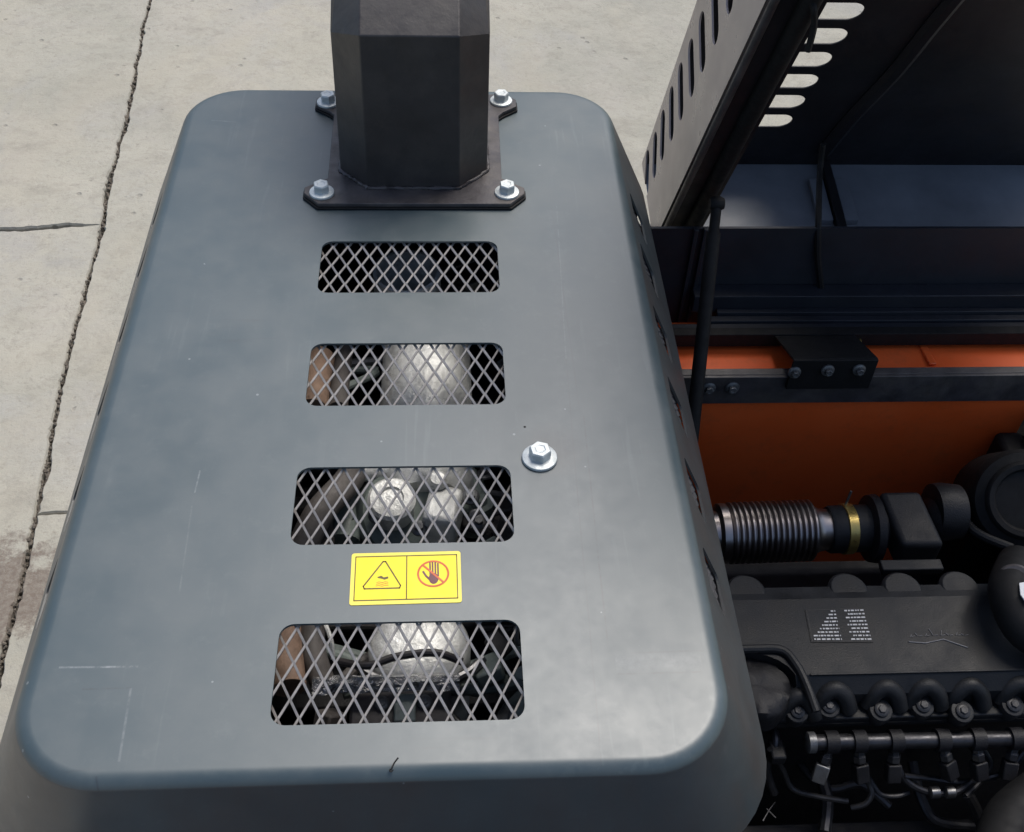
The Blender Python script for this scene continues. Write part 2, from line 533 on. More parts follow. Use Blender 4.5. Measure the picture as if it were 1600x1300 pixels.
# crumbled edge and gravel where the slab has spalled
bm = bmesh.new()
rnd = random.Random(3)
cen = Vector((-1.1095, 0.7881, -1.5000))
def grain(p, s):
    r_ = bmesh.ops.create_icosphere(bm, subdivisions=1, radius=s)
    sx, sy, sz = rnd.uniform(.7, 1.3), rnd.uniform(.7, 1.3), rnd.uniform(.4, .8)
    for q in r_['verts']:
        q.co = Vector((q.co.x * sx, q.co.y * sy, q.co.z * sz)) * (1 + .4 * jit(q.co, 90, p.x)) + p
for i in range(3000):
    t = rnd.uniform(-.6, 4.2)
    o = rnd.gauss(0, .010)
    p = J(t, o)
    p.x += jit((p.x, p.y, 0), 1.1, 1) * .022
    grain(Vector((p.x, p.y, GZ - .024 + rnd.uniform(0, .020))), rnd.uniform(.002, .0075))
for i in range(900):
    t = rnd.uniform(-6, 0)
    p = J(tC + rnd.gauss(0, .008) , t)
    p.y += jit((p.x, p.y, 0), 1.1, 1) * .022
    grain(Vector((p.x, p.y, GZ - .042 + rnd.uniform(0, .014))), rnd.uniform(.002, .006))
grit = link_bm('gravel', bm, M['dirt'], None, smooth=0)
grit['kind'] = 'stuff'
grit['label'] = 'loose grit and crumbled concrete along the slab joint'
grit['category'] = 'gravel'

# ------------------------------------------------------------------ machine body below the cover and the open bay
K = .46            # outward draft of the cover walls per metre of depth
SK = .17           # depth of the cover skirt
FX0, FX1, FY0, FY1 = -.342, .302, -.468, .699   # flat top of the cover
XL, XR, YF, YB = FX0 - .010 - K * SK - .008, 1.35, FY0 - .010 - K * SK - .008, 1.02
body = empty('machine_body', (.4, .2, GZ), 'charcoal machine housing below the louvred cover, with dark sides and open bay', 'machine body')
def part(name, mat, parent, fn, **kw):
    bm = bmesh.new()
    fn(bm)
    return link_bm(name, bm, M[mat], parent, **kw)
def lower_ring(z, g=0.0):
    dd = .0191 + K * (SK - .0122) - .006 - g
    return [(x, y, z) for x, y in rrect(FX0 - dd, FX1 + dd, FY0 - .0156 - (dd - .0191) * .3 + .004 + g, FY1 + dd, .0808 + dd * .55, 10)]
bm = bmesh.new()
A = [[bm.verts.new(p) for p in lower_ring(z, g)] for z, g in ((-SK - .002, .004), (GZ + .25, .004), (GZ + .25, 0), (-SK - .002, 0))]
bm.verts.ensure_lookup_table()
kk = len(A[0])
for a_, b_ in zip(A, A[1:] + A[:1]):
    for k in range(kk):
        q = [a_[k], a_[(k + 1) % kk], b_[(k + 1) % kk], b_[k]]
        c_ = sum((v.co for v in q), Vector()) / 4
        if c_.x > .30 and -.36 < c_.y < .62: continue      # open towards the bay
        bm.faces.new(q)
link_bm('housing_wall', bm, M['machine'], body)
part('added_dark_screen', 'gasket', body, lambda b: box(b, (FX1 + .062, -.30, -.62), (FX1 + .066, .60, -.20)))  # added dark sheet, hides the orange frame so the flank windows stay dark
XB = FX1 + .02
part('unseen_deck_plate', 'machine', body, lambda b: box(b, (-.44, -2.2, -.315), (XR, -.60, -.30)), bevel=.002)  # unseen deck, added to keep ground light off the cover's front
part('bay_front_panel', 'machine', body, lambda b: box(b, (XB + .06, -.60, GZ + .25), (XR, -.594, -.316)))
part('side_panel', 'machine', body, lambda b: box(b, (XR - .006, -.593, GZ + .25), (XR, YB, -.50)))
part('rear_panel', 'machine', body, lambda b: box(b, (XB + .06, YB - .006, GZ + .25), (XR - .007, YB, -.50)))
part('bay_floor', 'engine', body, lambda b: box(b, (XL + .03, -.48, -.97), (XR - .007, .74, -.95)))
part('chassis', 'gasket', body, lambda b: box(b, (XL + .1, -.44, GZ), (XR - .1, YB - .1, GZ + .249)))
reparent(body)

# ------------------------------------------------------------------ the louvred cover
cover = empty('engine_cover', (-.02, .11, -SK), 'grey-blue painted sheet metal cover with four mesh windows in a row, beside the open bay', 'machine cover')
def ring_pts(d, z, n=10):
    return [(x, y, z) for x, y in rrect(FX0 - d, FX1 + d, FY0 - (d * .8 if d < .0195 else .0156 + (d - .0195) * .3), FY1 + d, .072 + d * (1 if d < .0195 else .55) + (0 if d < .0195 else .0088), n)]
fr = .021
TH = math.atan(1 / K)
prof = [(-.012, 0.0)]
for k in range(0, 9):
    t = TH * k / 8
    prof.append((fr * math.sin(t), -fr * (1 - math.cos(t))))
d1, z1 = prof[-1]
prof.append((d1 + K * (SK + z1) * .5, z1 - (SK + z1) * .5))
prof.append((d1 + K * (SK + z1), -SK))
inner = [(-.012, -.003)]
ri = fr - .003
for k in range(0, 6):
    t = TH * k / 5
    inner.append((ri * math.sin(t), -.003 - ri * (1 - math.cos(t))))
d2, z2 = inner[-1]
inner.append((d2 + K * (SK + z2), -SK))
bm = bmesh.new()
rings = [[bm.verts.new(p) for p in ring_pts(d, z)] for d, z in prof]
irings = [[bm.verts.new(p) for p in ring_pts(d, z)] for d, z in inner]
n = len(rings[0])
bm.faces.new(rings[0])
bm.faces.new(list(reversed(irings[0])))
for rs in (rings, irings):
    for a, b in zip(rs, rs[1:]):
        for k in range(n): bm.faces.new((a[k], a[(k + 1) % n], b[(k + 1) % n], b[k]))
for k in range(n): bm.faces.new((rings[-1][k], rings[-1][(k + 1) % n], irings[-1][(k + 1) % n], irings[-1][k]))
shell = link_bm('cover_shell', bm, M['cover'], None)
GR = [(((-0.1223, 0.3055, 0.0000)[0] + (-0.1189, 0.1959, 0.0000)[0]) / 2, ((0.1222, 0.3052, 0.0000)[0] + (0.1196, 0.1946, 0.0000)[0]) / 2, (0.0011, 0.1953, 0.0000)[1], (-0.0006, 0.3054, 0.0000)[1]),
      (((-0.1207, 0.0977, 0.0000)[0] + (-0.1189, -0.0117, 0.0000)[0]) / 2, ((0.1205, 0.0955, 0.0000)[0] + (0.1190, -0.0132, 0.0000)[0]) / 2, (-0.0003, -0.0127, 0.0000)[1], (-0.0022, 0.0967, 0.0000)[1]),
      (((-0.1208, -0.1095, 0.0000)[0] + (-0.1185, -0.2193, -0.0000)[0]) / 2, ((0.1209, -0.1092, 0.0000)[0] + (0.1189, -0.2183, 0.0000)[0]) / 2, (-0.0008, -0.2188, 0.0000)[1], (-0.0008, -0.1096, 0.0000)[1]),
      (((-0.1213, -0.3181, 0.0000)[0] + (-0.1188, -0.4291, -0.0000)[0]) / 2, ((0.1206, -0.3168, 0.0000)[0] + (0.1189, -0.4284, -0.0000)[0]) / 2, (-0.0007, -0.4285, 0.0000)[1], (-0.0013, -0.3172, 0.0000)[1])]
bm = bmesh.new()
for x0, x1, y0, y1 in GR:
    prism(bm, [(x, y, .02) for x, y in rrect(x0, x1, y0, y1, .015, 6)], (0, 0, -.04))
# rectangular louvre windows, six in each flank
SLOTS = [.478, .352, .214, .074, -.066, -.200]
SY, SS0, SS1 = .060, .036, .098
for side in (-1, 1):
    ex = (FX1 + .0125) if side > 0 else (FX0 - .0125)
    nv = Vector((side, 0, K)).normalized()
    for yt in SLOTS:
        pl = []
        for ya, sa in rrect(yt - SY, yt, SS0, SS1, .008, 4):
            pl.append(Vector((ex + side * K * sa, ya, -sa)) + nv * .02)
        prism(bm, pl, nv * -.04)
bmesh.ops.recalc_face_normals(bm, faces=bm.faces)
cut = link_bm('cut', bm, M['cover'])
boolean(shell, cut)
mark_sharp(shell, 30)
shell.modifiers.new('wn', 'WEIGHTED_NORMAL').keep_sharp = True
shell.parent = cover

def expanded(x0, x1, y0, y1, ox, oy, place, a=.0203, b=.0400, w_=.0021):
    """expanded-metal screen: diamonds of flat twisted strands clipped to a rectangle"""
    bm = bmesh.new()
    ha, hb = a / 2, b / 2
    i0, i1 = int((x0 - ox) / ha) - 2, int((x1 - ox) / ha) + 3
    j0, j1 = int((y0 - oy) / hb) - 2, int((y1 - oy) / hb) + 3
    for i in range(i0, i1):
        for j in range(j0, j1):
            if (i + j) % 2: continue
            for s in (-1, 1):
                p = Vector((ox + i * ha, oy + j * hb, 0))
                q = Vector((ox + (i + s) * ha, oy + (j + 1) * hb, 0))
                # clip to the rectangle
                t0, t1 = 0.0, 1.0
                d = q - p
                ok = True
                for ax, lo, hi in ((0, x0, x1), (1, y0, y1)):
                    ta, tb = (lo - p[ax]) / d[ax], (hi - p[ax]) / d[ax]
                    if ta > tb: ta, tb = tb, ta
                    t0, t1 = max(t0, ta), min(t1, tb)
                if t1 - t0 < .05: continue
                P, Q = p + d * t0, p + d * t1
                P.z = -.0012 + .0016 * t0 + (0 if s < 0 else -.0003)
                Q.z = -.0012 + .0016 * t1 + (0 if s < 0 else -.0003)
                u = (Q - P).normalized()
                nn = Vector((-u.y, u.x, 0)).normalized() * w_ / 2 * (1.05 if s < 0 else .78)
                up = Vector((0, 0, .0007))
                tw = Vector((0, 0, .0008 * s))
                vs = []
                for e in (P - u * .0006, Q + u * .0006):
                    for c_ in (e + nn + up + tw, e - nn + up - tw, e - nn - up - tw, e + nn - up + tw):
                        vs.append(bm.verts.new(place(c_)))
                for k in range(4):
                    bm.faces.new((vs[k], vs[(k + 1) % 4], vs[4 + (k + 1) % 4], vs[4 + k]))
                bm.faces.new(vs[:4]); bm.faces.new(vs[4:])
    return bm
PH = [(.004, .006), (.0015, .004), (.000, .013), (.006, .0105)]
for (x0, x1, y0, y1), (ox, oy) in zip(GR, PH):
    bm = expanded(x0 - .012, x1 + .012, y0 - .012, y1 + .012, x0 + ox, y0 + oy, lambda v: Vector((v.x, v.y, v.z - .0068)))
    link_bm('mesh_screen', bm, M['mesh'], cover, smooth=0)
for side in (-1, 1):
    ex = (FX1 + .0125) if side > 0 else (FX0 - .0125)
    nv = Vector((side, 0, K)).normalized()
    for yt in SLOTS:
        def pl(v):
            return Vector((ex + side * K * v.y, v.x, -v.y)) + nv * (v.z - .0055)
        bm = expanded(yt - SY - .006, yt + .006, SS0 - .006, SS1 + .006, yt, SS0, pl, a=.0125, b=.0125, w_=.0019)
        link_bm('mesh_screen', bm, M['dullmesh'], cover, smooth=0)
bolt(cover, (0.1541, -0.1008, 0.0010), r=.0205, rot=12, head=.0130, h=.013)
# marks on the paint: a dark scuff by the front edge, a speck
bm = bmesh.new()
tube(bm, [(0.0007, -0.4641, 0.0004), (-0.0027, -0.4690, 0.0004), (-0.0049, -0.4739, 0.0004), (-0.0066, -0.4758, 0.0004), (-0.0054, -0.4776, 0.0004), (-0.0037, -0.4758, 0.0004)], .0007, 6)
link_bm('scuff_mark', bm, M['gasket'], cover)
bm = bmesh.new()
lathe(bm, [(.0016, 0), (.0012, .0004)], (0.1400, -0.0504, -0.0000), (0, 0, 1), 10)
link_bm('paint_chip', bm, M['gasket'], cover)

# warning sticker
st = bmesh.new()
A0, B0, C0, D0 = [Vector(q) for q in ((-0.0526, -0.2968, 0.0000), (0.0621, -0.2957, 0.0000), (0.0611, -0.2307, 0.0000), (-0.0530, -0.2316, 0.0000))]
ux = ((B0 - A0) + (C0 - D0)).normalized()
uy = Vector((-ux.y, ux.x, 0))
SW = ((B0 - A0).length + (C0 - D0).length) / 2
SH = ((D0 - A0).length + (C0 - B0).length) / 2
sc = (A0 + B0 + C0 + D0) / 4
def SP(X, Y, z=.0005):
    """sticker coordinates: X 0..1400 to the right, Y 0..660 downwards"""
    return sc + ux * ((X / 1400 - .5) * SW) + uy * ((.5 - Y / 660) * SH) + Vector((0, 0, z))
prism(st, [SP((x / SW + .5) * 1400, (.5 - y / SH) * 660, .0007) for x, y in rrect(-SW / 2, SW / 2, -SH / 2, SH / 2, .003, 5)], (0, 0, -.0006))
stk = link_bm('warning_sticker', st, M['paleyellow'], cover, smooth=0)
stk['label'] = 'yellow warning sticker with hot surface triangle and do not touch hand'
def flat(name, mat, polys, z0=.0007, th=.00012):
    bm = bmesh.new()
    for poly in polys:
        prism(bm, [SP(x, y, z0 + th) for x, y in poly], (0, 0, -th + .00002))
    return link_bm(name, bm, M[mat], stk, smooth=0)
def stroke(pts, w_, closed=False):
    out = []
    n = len(pts)
    for i in range(n if closed else n - 1):
        a, b = Vector((*pts[i], 0)), Vector((*pts[(i + 1) % n], 0))
        a2, b2 = Vector((a.x, a.y * 1.0, 0)), Vector((b.x, b.y, 0))
        d = (b2 - a2).normalized()
        q = Vector((-d.y, d.x, 0)) * w_ / 2
        e = d * w_ * .3
        out.append([(v.x, v.y) for v in (a + q - e, b + q + e, b - q + e, a - q - e)])
    return out
def circ(cx, cy, rx, ry, n=28, a0=0, a1=360):
    return [(cx + rx * math.cos(R(a0 + (a1 - a0) * k / n)), cy + ry * math.sin(R(a0 + (a1 - a0) * k / n))) for k in range(n + (0 if a1 - a0 == 360 else 1))]
flat('yellow_field', 'yellow', [[(48, 42), (1355, 42), (1355, 612), (48, 612)]])
Z1 = .00082
flat('printed_border', 'ink', stroke([(55, 48), (1350, 48), (1350, 606), (55, 606)], 13, True) + stroke([(708, 54), (708, 600)], 14), Z1)
flat('warning_triangle', 'ink', stroke([(405, 118), (437, 118), (632, 430), (620, 462), (178, 462), (165, 430)], 17, True), Z1)
flat('hot_surface_symbol', 'ink', [[(335, 316), (385, 300), (420, 322), (470, 312), (480, 335), (430, 352), (395, 340), (350, 330)]], Z1)
flat('heat_wave_symbol', 'red', stroke([(330, 385), (360, 378), (400, 388), (440, 378), (475, 385)], 7) + stroke([(325, 408), (360, 401), (400, 411), (440, 401), (478, 408)], 7) + stroke([(320, 430), (360, 424), (400, 434), (440, 424), (480, 430)], 7), Z1)
hand = [circ(1050, 350, 62, 72)]
for fx, fy in ((1005, 150), (1037, 130), (1072, 130), (1106, 160)):
    hand += stroke([(fx, fy), (fx + 3, 320)], 21)
hand += stroke([(918, 262), (955, 320), (1010, 372)], 26)
zz = Z1
for i, hp in enumerate(hand):
    pass
bmh = bmesh.new()
for i, poly in enumerate(hand):
    prism(bmh, [SP(x, y, Z1 + .0001 + i * .00001) for x, y in poly], (0, 0, -.0001))
link_bm('hand_symbol', bmh, M['ink2'], stk, smooth=0)
bmr = bmesh.new()
oc, ic = circ(1045, 290, 205, 172, 40), circ(1045, 290, 180, 151, 40)
for k in range(40):
    j = (k + 1) % 40
    prism(bmr, [SP(*q, Z1 + .0003) for q in (oc[k], oc[j], ic[j], ic[k])], (0, 0, -.0002))
prism(bmr, [SP(x, y, Z1 + .00034) for x, y in stroke([(915, 178), (1175, 402)], 24)[0]], (0, 0, -.0001))
link_bm('prohibition_ring', bmr, M['red'], stk, smooth=0)
reparent(cover)

# ------------------------------------------------------------------ exhaust stack on its bolted flange
ex = empty('exhaust_stack', (.002, .55, .0), 'black octagonal exhaust stack bolted to the cover on a four-eared flange plate', 'exhaust stack')
zb = .006
FL = [(-0.1274, 0.4047, 0.0100), (0.1389, 0.4055, 0.0100), (0.1408, 0.6568, 0.0100), (-0.1342, 0.6496, 0.0100)]
def flange_poly(g=0):
    xl, xr = FL[0][0], FL[1][0]
    yf, yr = (FL[0][1] + FL[1][1]) / 2, (FL[2][1] + FL[3][1]) / 2
    e = .026 + g
    c = .016
    w_ = .012 + g          # waist inset at the sides
    P = []
    # front edge, going counter clockwise from front-left
    P += [(xl - e, yf - e + c + .010), (xl - e + c + .006, yf - e), (xr + e - c - .006, yf - e), (xr + e, yf - e + c + .010)]
    P += [(xr + e, yf + e * .55), (xr + e - .020, yf + e * 1.1), (xr - .006, yf + e + .012)]
    P += [(xr - .004, yr - e - .012), (xr + e - .022, yr - e * 1.05), (xr + e, yr - e * .4)]
    P += [(xr + e, yr + e - c), (xr + e - c, yr + e), (xl - e + c, yr + e), (xl - e, yr + e - c)]
    P += [(xl - e, yr - e * .4), (xl - e + .022, yr - e * 1.05), (xl + .004, yr - e - .012)]
    P += [(xl + .006, yf + e + .012), (xl - e + .020, yf + e * 1.1), (xl - e, yf + e * .55)]
    return P
bm = bmesh.new()
prism(bm, [(x, y, .0005) for x, y in flange_poly(.002)], (0, 0, .0035))
link_bm('gasket', bm, M['gasket'], ex, bevel=.001)
bm = bmesh.new()
prism(bm, [(x, y, .0042) for x, y in flange_poly()], (0, 0, .0062))
link_bm('flange_plate', bm, M['plate'], ex, bevel=.0012)
for i, q in enumerate(FL):
    bolt(ex, (q[0], q[1], .0106), r=.0180, rot=(8, 2, 25, 14)[i], head=.0118, h=.013)
# stack: octagonal section, lower length nearly upright, upper length mitred back
OCT = [(-.062, -.128), (.070, -.128), (.112, -.083), (.112, .060), (.066, .105), (-.060, .105), (-.104, .060), (-.104, -.083)]
cy = .545
def oct_ring(z, sx=1.0, sy=1.0, dx=0, dy=0, dz=lambda x, y: 0):
    return [((x * sx) + dx, cy + y * sy + dy, z + dz(x, y)) for x, y in OCT]
bm = bmesh.new()
ZB = (0.0051, 0.4200, 0.2442)[2]
r0 = [bm.verts.new(p) for p in oct_ring(.0105)]
r1 = [bm.verts.new(p) for p in oct_ring(ZB, .990, 1.0, 0.001, .004, lambda x, y: -(y + .128) * .42)]
r2 = [bm.verts.new(p) for p in oct_ring(.50, .970, 1.0, 0.003, .36, lambda x, y: -(y + .128) * .9)]
r2i = [bm.verts.new(p) for p in oct_ring(.50, .940, .96, 0.003, .36, lambda x, y: -(y + .128) * .9)]
r1i = [bm.verts.new(p) for p in oct_ring(ZB, .96, .96, 0.001, .004, lambda x, y: -(y + .128) * .42)]
for a, b in ((r0, r1), (r1, r2), (r2, r2i), (r2i, r1i)):
    for k in range(8): bm.faces.new((a[k], a[(k + 1) % 8], b[(k + 1) % 8], b[k]))
link_bm('stack_tube', bm, M['black'], ex, smooth=0, bevel=.007, seg=4)
# weld bead around the foot
bm = bmesh.new()
P = [Vector(p) for p in oct_ring(.0115, 1.012, 1.012)]
for i in range(8):
    a, b = P[i], P[(i + 1) % 8]
    m = int((b - a).length / .004)
    tube(bm, [a + (b - a) * (k / m) for k in range(m + 1)], lambda t: .0028, 6, False)
for q in bm.verts:
    q.co += Vector((jit(q.co, 220), jit(q.co, 220, 4), jit(q.co, 220, 9))) * .0016
link_bm('weld_bead', bm, M['plate'], ex, smooth=60)
reparent(ex)

# ------------------------------------------------------------------ the raised lid (a box lid, seen from its open side)
XF, XE = .450, 1.34
lid = empty('raised_lid', (.9, .86, -.33), 'large slotted dark metal lid propped open over the bay, with pinkish reflected light painted on its outer side', 'machine lid')
Bk, Fk = Vector((0, .980, -.318)), Vector((0, .765, -.360))
Bt, Ft = Vector((0, .330, .900)), Vector((0, .030, .900))
Fm = Vector((0, .3613, .3278))
def yz(p, x): return (x, p.y, p.z)
pu = (Bt - Bk).normalized()
pn = Vector((0, -pu.z, pu.y))      # towards the viewer/inside
th = .003
# left side flange
bm = bmesh.new()
prism(bm, [yz(Bk, XF), yz(Fk, XF), yz(Ft, XF), yz(Bt, XF)], (th, 0, 0))
sf = link_bm('side_flange', bm, M['flange'], None, smooth=0)
bm = bmesh.new()
FS = [((0.4500, 0.5821, 0.2859), (0.4500, 0.5292, 0.2312)), ((0.4500, 0.6437, 0.2202), (0.4500, 0.5761, 0.1614)), ((0.4500, 0.6846, 0.1427), (0.4500, 0.6223, 0.0903)), ((0.4500, 0.7274, 0.0752), (0.4500, 0.6643, 0.0229)), ((0.4500, 0.7732, 0.0077), (0.4500, 0.7117, -0.0494)),
      ((0.4500, 0.8140, -0.0593), (0.4500, 0.7571, -0.1193)), ((0.4500, 0.8528, -0.1286), (0.4500, 0.8082, -0.1937)), ((0.4500, 0.8908, -0.1983), (0.4500, 0.8499, -0.2611)), ((0.4500, 0.9369, -0.2680), (0.4500, 0.8956, -0.3329)), ((0.4500, 0.9740, -0.3346), (0.4500, 0.9361, -0.3975))]
for a, b in FS:
    a, b = Vector(a), Vector(b)
    u = (a - b).normalized()
    v = Vector((0, -u.z, u.y))
    L = (a - b).length
    pl = [b + u * s + v * t for s, t in rrect(-L * .06, L * 1.10, -.020, .020, .0195, 6)]
    prism(bm, [Vector((XF - .02, q.y, q.z)) for q in pl], (.04, 0, 0))
bmesh.ops.recalc_face_normals(bm, faces=bm.faces)
boolean(sf, link_bm('cut', bm, M['lid']))
sf.parent = lid
# top panel with round-ended slots
bm = bmesh.new()
prism(bm, [yz(Bk, XF + th), yz(Bt, XF + th), yz(Bt, XE), yz(Bk, XE)], pn * th)
tp = link_bm('lid_panel', bm, M['lid'], None, smooth=0)
def on_panel(u_, v_x, v_y, v_z): pass
CAMP = Vector((0.04781, -0.95035, 0.96003))
def panel_hit(p):
    """line from the camera standpoint through p, cut with the lid panel"""
    d = Vector(p) - CAMP
    n_ = pn
    t = (Vector((0, Bk.y, Bk.z)) - CAMP).dot(n_) / d.dot(n_)
    return CAMP + d * t
SL = [((0.6724, 0.6000, 0.2116), (0.6794, 0.6000, 0.1859)), ((0.6576, 0.6000, 0.1725), (0.6648, 0.6000, 0.1449)), ((0.6430, 0.6000, 0.1331), (0.6496, 0.6000, 0.1067)), ((0.6302, 0.6000, 0.0957), (0.6362, 0.6000, 0.0706)), ((0.6174, 0.6000, 0.0594), (0.6229, 0.6000, 0.0358)), ((0.6046, 0.6000, 0.0254), (0.6092, 0.6000, 0.0046))]
bm = bmesh.new()
cs = []
for a, b in SL:
    a, b = panel_hit(a), panel_hit(b)
    s0, s1 = (b - Vector((b.x, Bk.y, Bk.z))).dot(pu), (a - Vector((a.x, Bk.y, Bk.z))).dot(pu)
    cs.append((a.x, s0, s1))
ps = [(c[1] + c[2]) / 2 for c in cs]
hw = sum(c[2] - c[1] for c in cs) / 12
xe = sum(c[0] for c in cs) / 6
stp = (ps[0] - ps[-1]) / 5
for k in range(-3, 6):
    s = ps[0] - stp * k
    x1 = cs[k][0] if k >= 0 else cs[0][0]
    pl = []
    for x, t in rrect(.545, x1, s - hw, s + hw, hw * .96, 8):
        pl.append(Vector((x, Bk.y, Bk.z)) + pu * t + pn * .02)
    prism(bm, pl, pn * -.04)
bmesh.ops.recalc_face_normals(bm, faces=bm.faces)
boolean(tp, link_bm('cut', bm, M['lid']))
tp.parent = lid
# end flange (bottom, light from above put into its colour)
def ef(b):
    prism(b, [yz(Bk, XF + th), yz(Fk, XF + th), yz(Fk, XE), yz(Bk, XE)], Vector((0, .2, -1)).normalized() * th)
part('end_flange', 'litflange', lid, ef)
# returned lip round the open edge, with its rubber seal
def lip(b):
    d = (Ft - Fk).normalized()
    nrm = Vector((0, -d.z, d.y))
    prism(b, [yz(Fk, XF), yz(Fk, XF + .077), yz(Ft, XF + .077), yz(Ft, XF)], -nrm * th, nrm * 0)
part('side_lip', 'lid', lid, lip)
def lip2(b):
    prism(b, [yz(Fk, XF + .08), yz(Fk, XE), (XE, Fk.y - .004, Fk.z - .02), (XF + .08, Fk.y - .004, Fk.z - .02)], (0, .003, 0))
part('end_lip', 'wallblue', lid, lip2)
bm = bmesh.new()
d = (Ft - Fk).normalized()
nrm = Vector((0, -d.z, d.y))
tube(bm, [Vector(yz(Fk + d * s * 1.3 + nrm * (-.009 if False else .006), XF + .052)) for s in (0, .1, .2, .35, .5, .7, .9, 1.0)], .0135, 14)
link_bm('rubber_seal', bm, M['gasket'], lid)
bm = bmesh.new()
tube(bm, [Vector(yz(Fk + d * s * 1.3 + nrm * .003, XF + .008)) for s in (0, .1, .2, .35, .5, .7, .9, 1.0)], .0062, 12)
link_bm('hem', bm, M['plate'], lid)
# stiffener folded across the panel, then a cable dropping from it
bm = bmesh.new()
pts = [panel_hit(q) + pn * .003 for q in ((0.8373, 0.6000, 0.3019), (0.7807, 0.6000, 0.1860), (0.7448, 0.6000, 0.1075), (0.6961, 0.6000, 0.0237), (0.6674, 0.6000, -0.0378))]
tube(bm, pts, .016, 8)
link_bm('stiffener', bm, M['lid'], lid)
# bracket pads on the end flange
def ez(y): return Bk.z + (y - Bk.y) / (Fk.y - Bk.y) * (Fk.z - Bk.z)
def pads(b):
    for x0, x1 in (((0.7820, 0.9112, -0.3400)[0], (0.8110, 0.9113, -0.3400)[0]), ((0.8348, 0.9113, -0.3400)[0], (0.8613, 0.9114, -0.3400)[0])):
        y0, y1 = .815, .925
        prism(b, [(x0, y0, ez(y0) + .001), (x1, y0, ez(y0) + .001), (x1, y1, ez(y1) + .001), (x0, y1, ez(y1) + .001)], (0, 0, .011))
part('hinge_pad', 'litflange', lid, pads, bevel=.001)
def chan(b):
    x0, x1 = (0.8137, 0.9113, -0.3400)[0], (0.8322, 0.9113, -0.3400)[0]
    y0, y1 = .785, .972
    prism(b, [(x0, y0, ez(y0) + .001), (x1, y0, ez(y0) + .001), (x1, y1, ez(y1) + .001), (x0, y1, ez(y1) + .001)], (0, 0, .018))
part('channel', 'lid', lid, chan, bevel=.002)
reparent(lid)

cable = bpy.data.objects
bm = bmesh.new()
tube(bm, [(0.7426, 0.8000, -0.1570), (0.7434, 0.7800, -0.2058), (0.7070, 0.6400, -0.2046), (0.7141, 0.6120, -0.2679), (0.7410, 0.6120, -0.3511)], .0058, 8)
o = link_bm('cable', bm, M['gasket'], None)
o['label'] = 'thin black cable hanging down the dark rear wall under the lid'
o['category'] = 'cable'
bm = bmesh.new()
tube(bm, [(0.5000, 0.3785, 0.3448), (0.5000, 0.3359, 0.3326), (0.5100, 0.3454, 0.3030), (0.5100, 0.3460, 0.2683)], .0045, 8)
o = link_bm('hose', bm, M['gasket'], None)
o['label'] = 'black hose crossing the topmost visible slot of the raised lid'
o['category'] = 'hose'

# gas strut
gs = empty('gas_strut', (0.4550, 0.2829, -0.3954), 'slim black prop strut holding up the lid, right beside the cover', 'gas strut')
T0, T1 = Vector((0.5000, 0.5721, -0.1264)), Vector((0.4620, 0.3141, -0.4296))
dT = T1 - T0
bm = bmesh.new(); tube(bm, [T0 - dT * .02, T0 + dT * .30], .0088, 14, False); link_bm('strut_rod', bm, M['gasket'], gs)
bm = bmesh.new(); tube(bm, [T0 + dT * .12, T0 + dT * 1.04], .0118, 16, False); link_bm('strut_cylinder', bm, M['gasket'], gs)
bm = bmesh.new(); lathe(bm, [(.009, -.012), (.012, -.006), (.012, .006), (.009, .012)], T0, (1, 0, 0), 14); link_bm('end_fitting', bm, M['gasket'], gs)
reparent(gs)

# ------------------------------------------------------------------ rear frame of the bay
fr_ = empty('bay_frame', (.9, .45, -.95), 'orange painted frame wall behind the engine with black crossbar and navy ledge', 'machine frame')
part('rear_wall', 'wallblue', fr_, lambda b: box(b, (.40, .620, -.470), (XE, .626, (0.7858, 0.6200, -0.2133)[2])))
def steps(b):
    pass
zs = [(0.8555, 0.6600, -0.4335)[2], (0.8557, 0.6500, -0.4444)[2], (0.8564, 0.6400, -0.4569)[2], (0.8557, 0.6300, -0.4645)[2]]
part('ledge', 'wallblue', fr_, lambda b: box(b, ((0.4979, 0.5900, -0.3527)[0], .585, (0.8212, 0.5900, -0.3760)[2]), (XE, .6195, (0.8113, 0.5900, -0.3391)[2])), bevel=.0015)
part('ledge_lip', 'wallblue', fr_, lambda b: box(b, ((0.5419, 0.5750, -0.3706)[0], .572, (0.8187, 0.5750, -0.3817)[2]), (XE, .5845, (0.8145, 0.5750, -0.3661)[2])), bevel=.0012)
part('ledge_lip', 'wallblue', fr_, lambda b: box(b, ((0.5220, 0.5600, -0.3728)[0], .557, (0.8161, 0.5600, -0.3872)[2]), (XE, .5715, (0.8124, 0.5600, -0.3731)[2])), bevel=.0012)
part('ledge_lip', 'wallblue', fr_, lambda b: box(b, ((0.4555, 0.5450, -0.3745)[0], .540, (0.8135, 0.5450, -0.3926)[2]), (XE, .5565, (0.8097, 0.5450, -0.3785)[2])), bevel=.0012)
part('sill', 'gasket', fr_, lambda b: box(b, (.40, .520, (0.8091, 0.5200, -0.4014)[2]), (XE, .5395, (0.8015, 0.5200, -0.3731)[2])), bevel=.001)
zo = (0.7910, 0.4450, -0.4095)[2]
part('frame_top', 'orange', fr_, lambda b: prism(b, [(.418, .600, zo - .004), (.418, .430, zo - .001), (XE, .430, zo - .001), (XE, .600, zo - .004)], (0, 0, -.005)), bevel=.001)
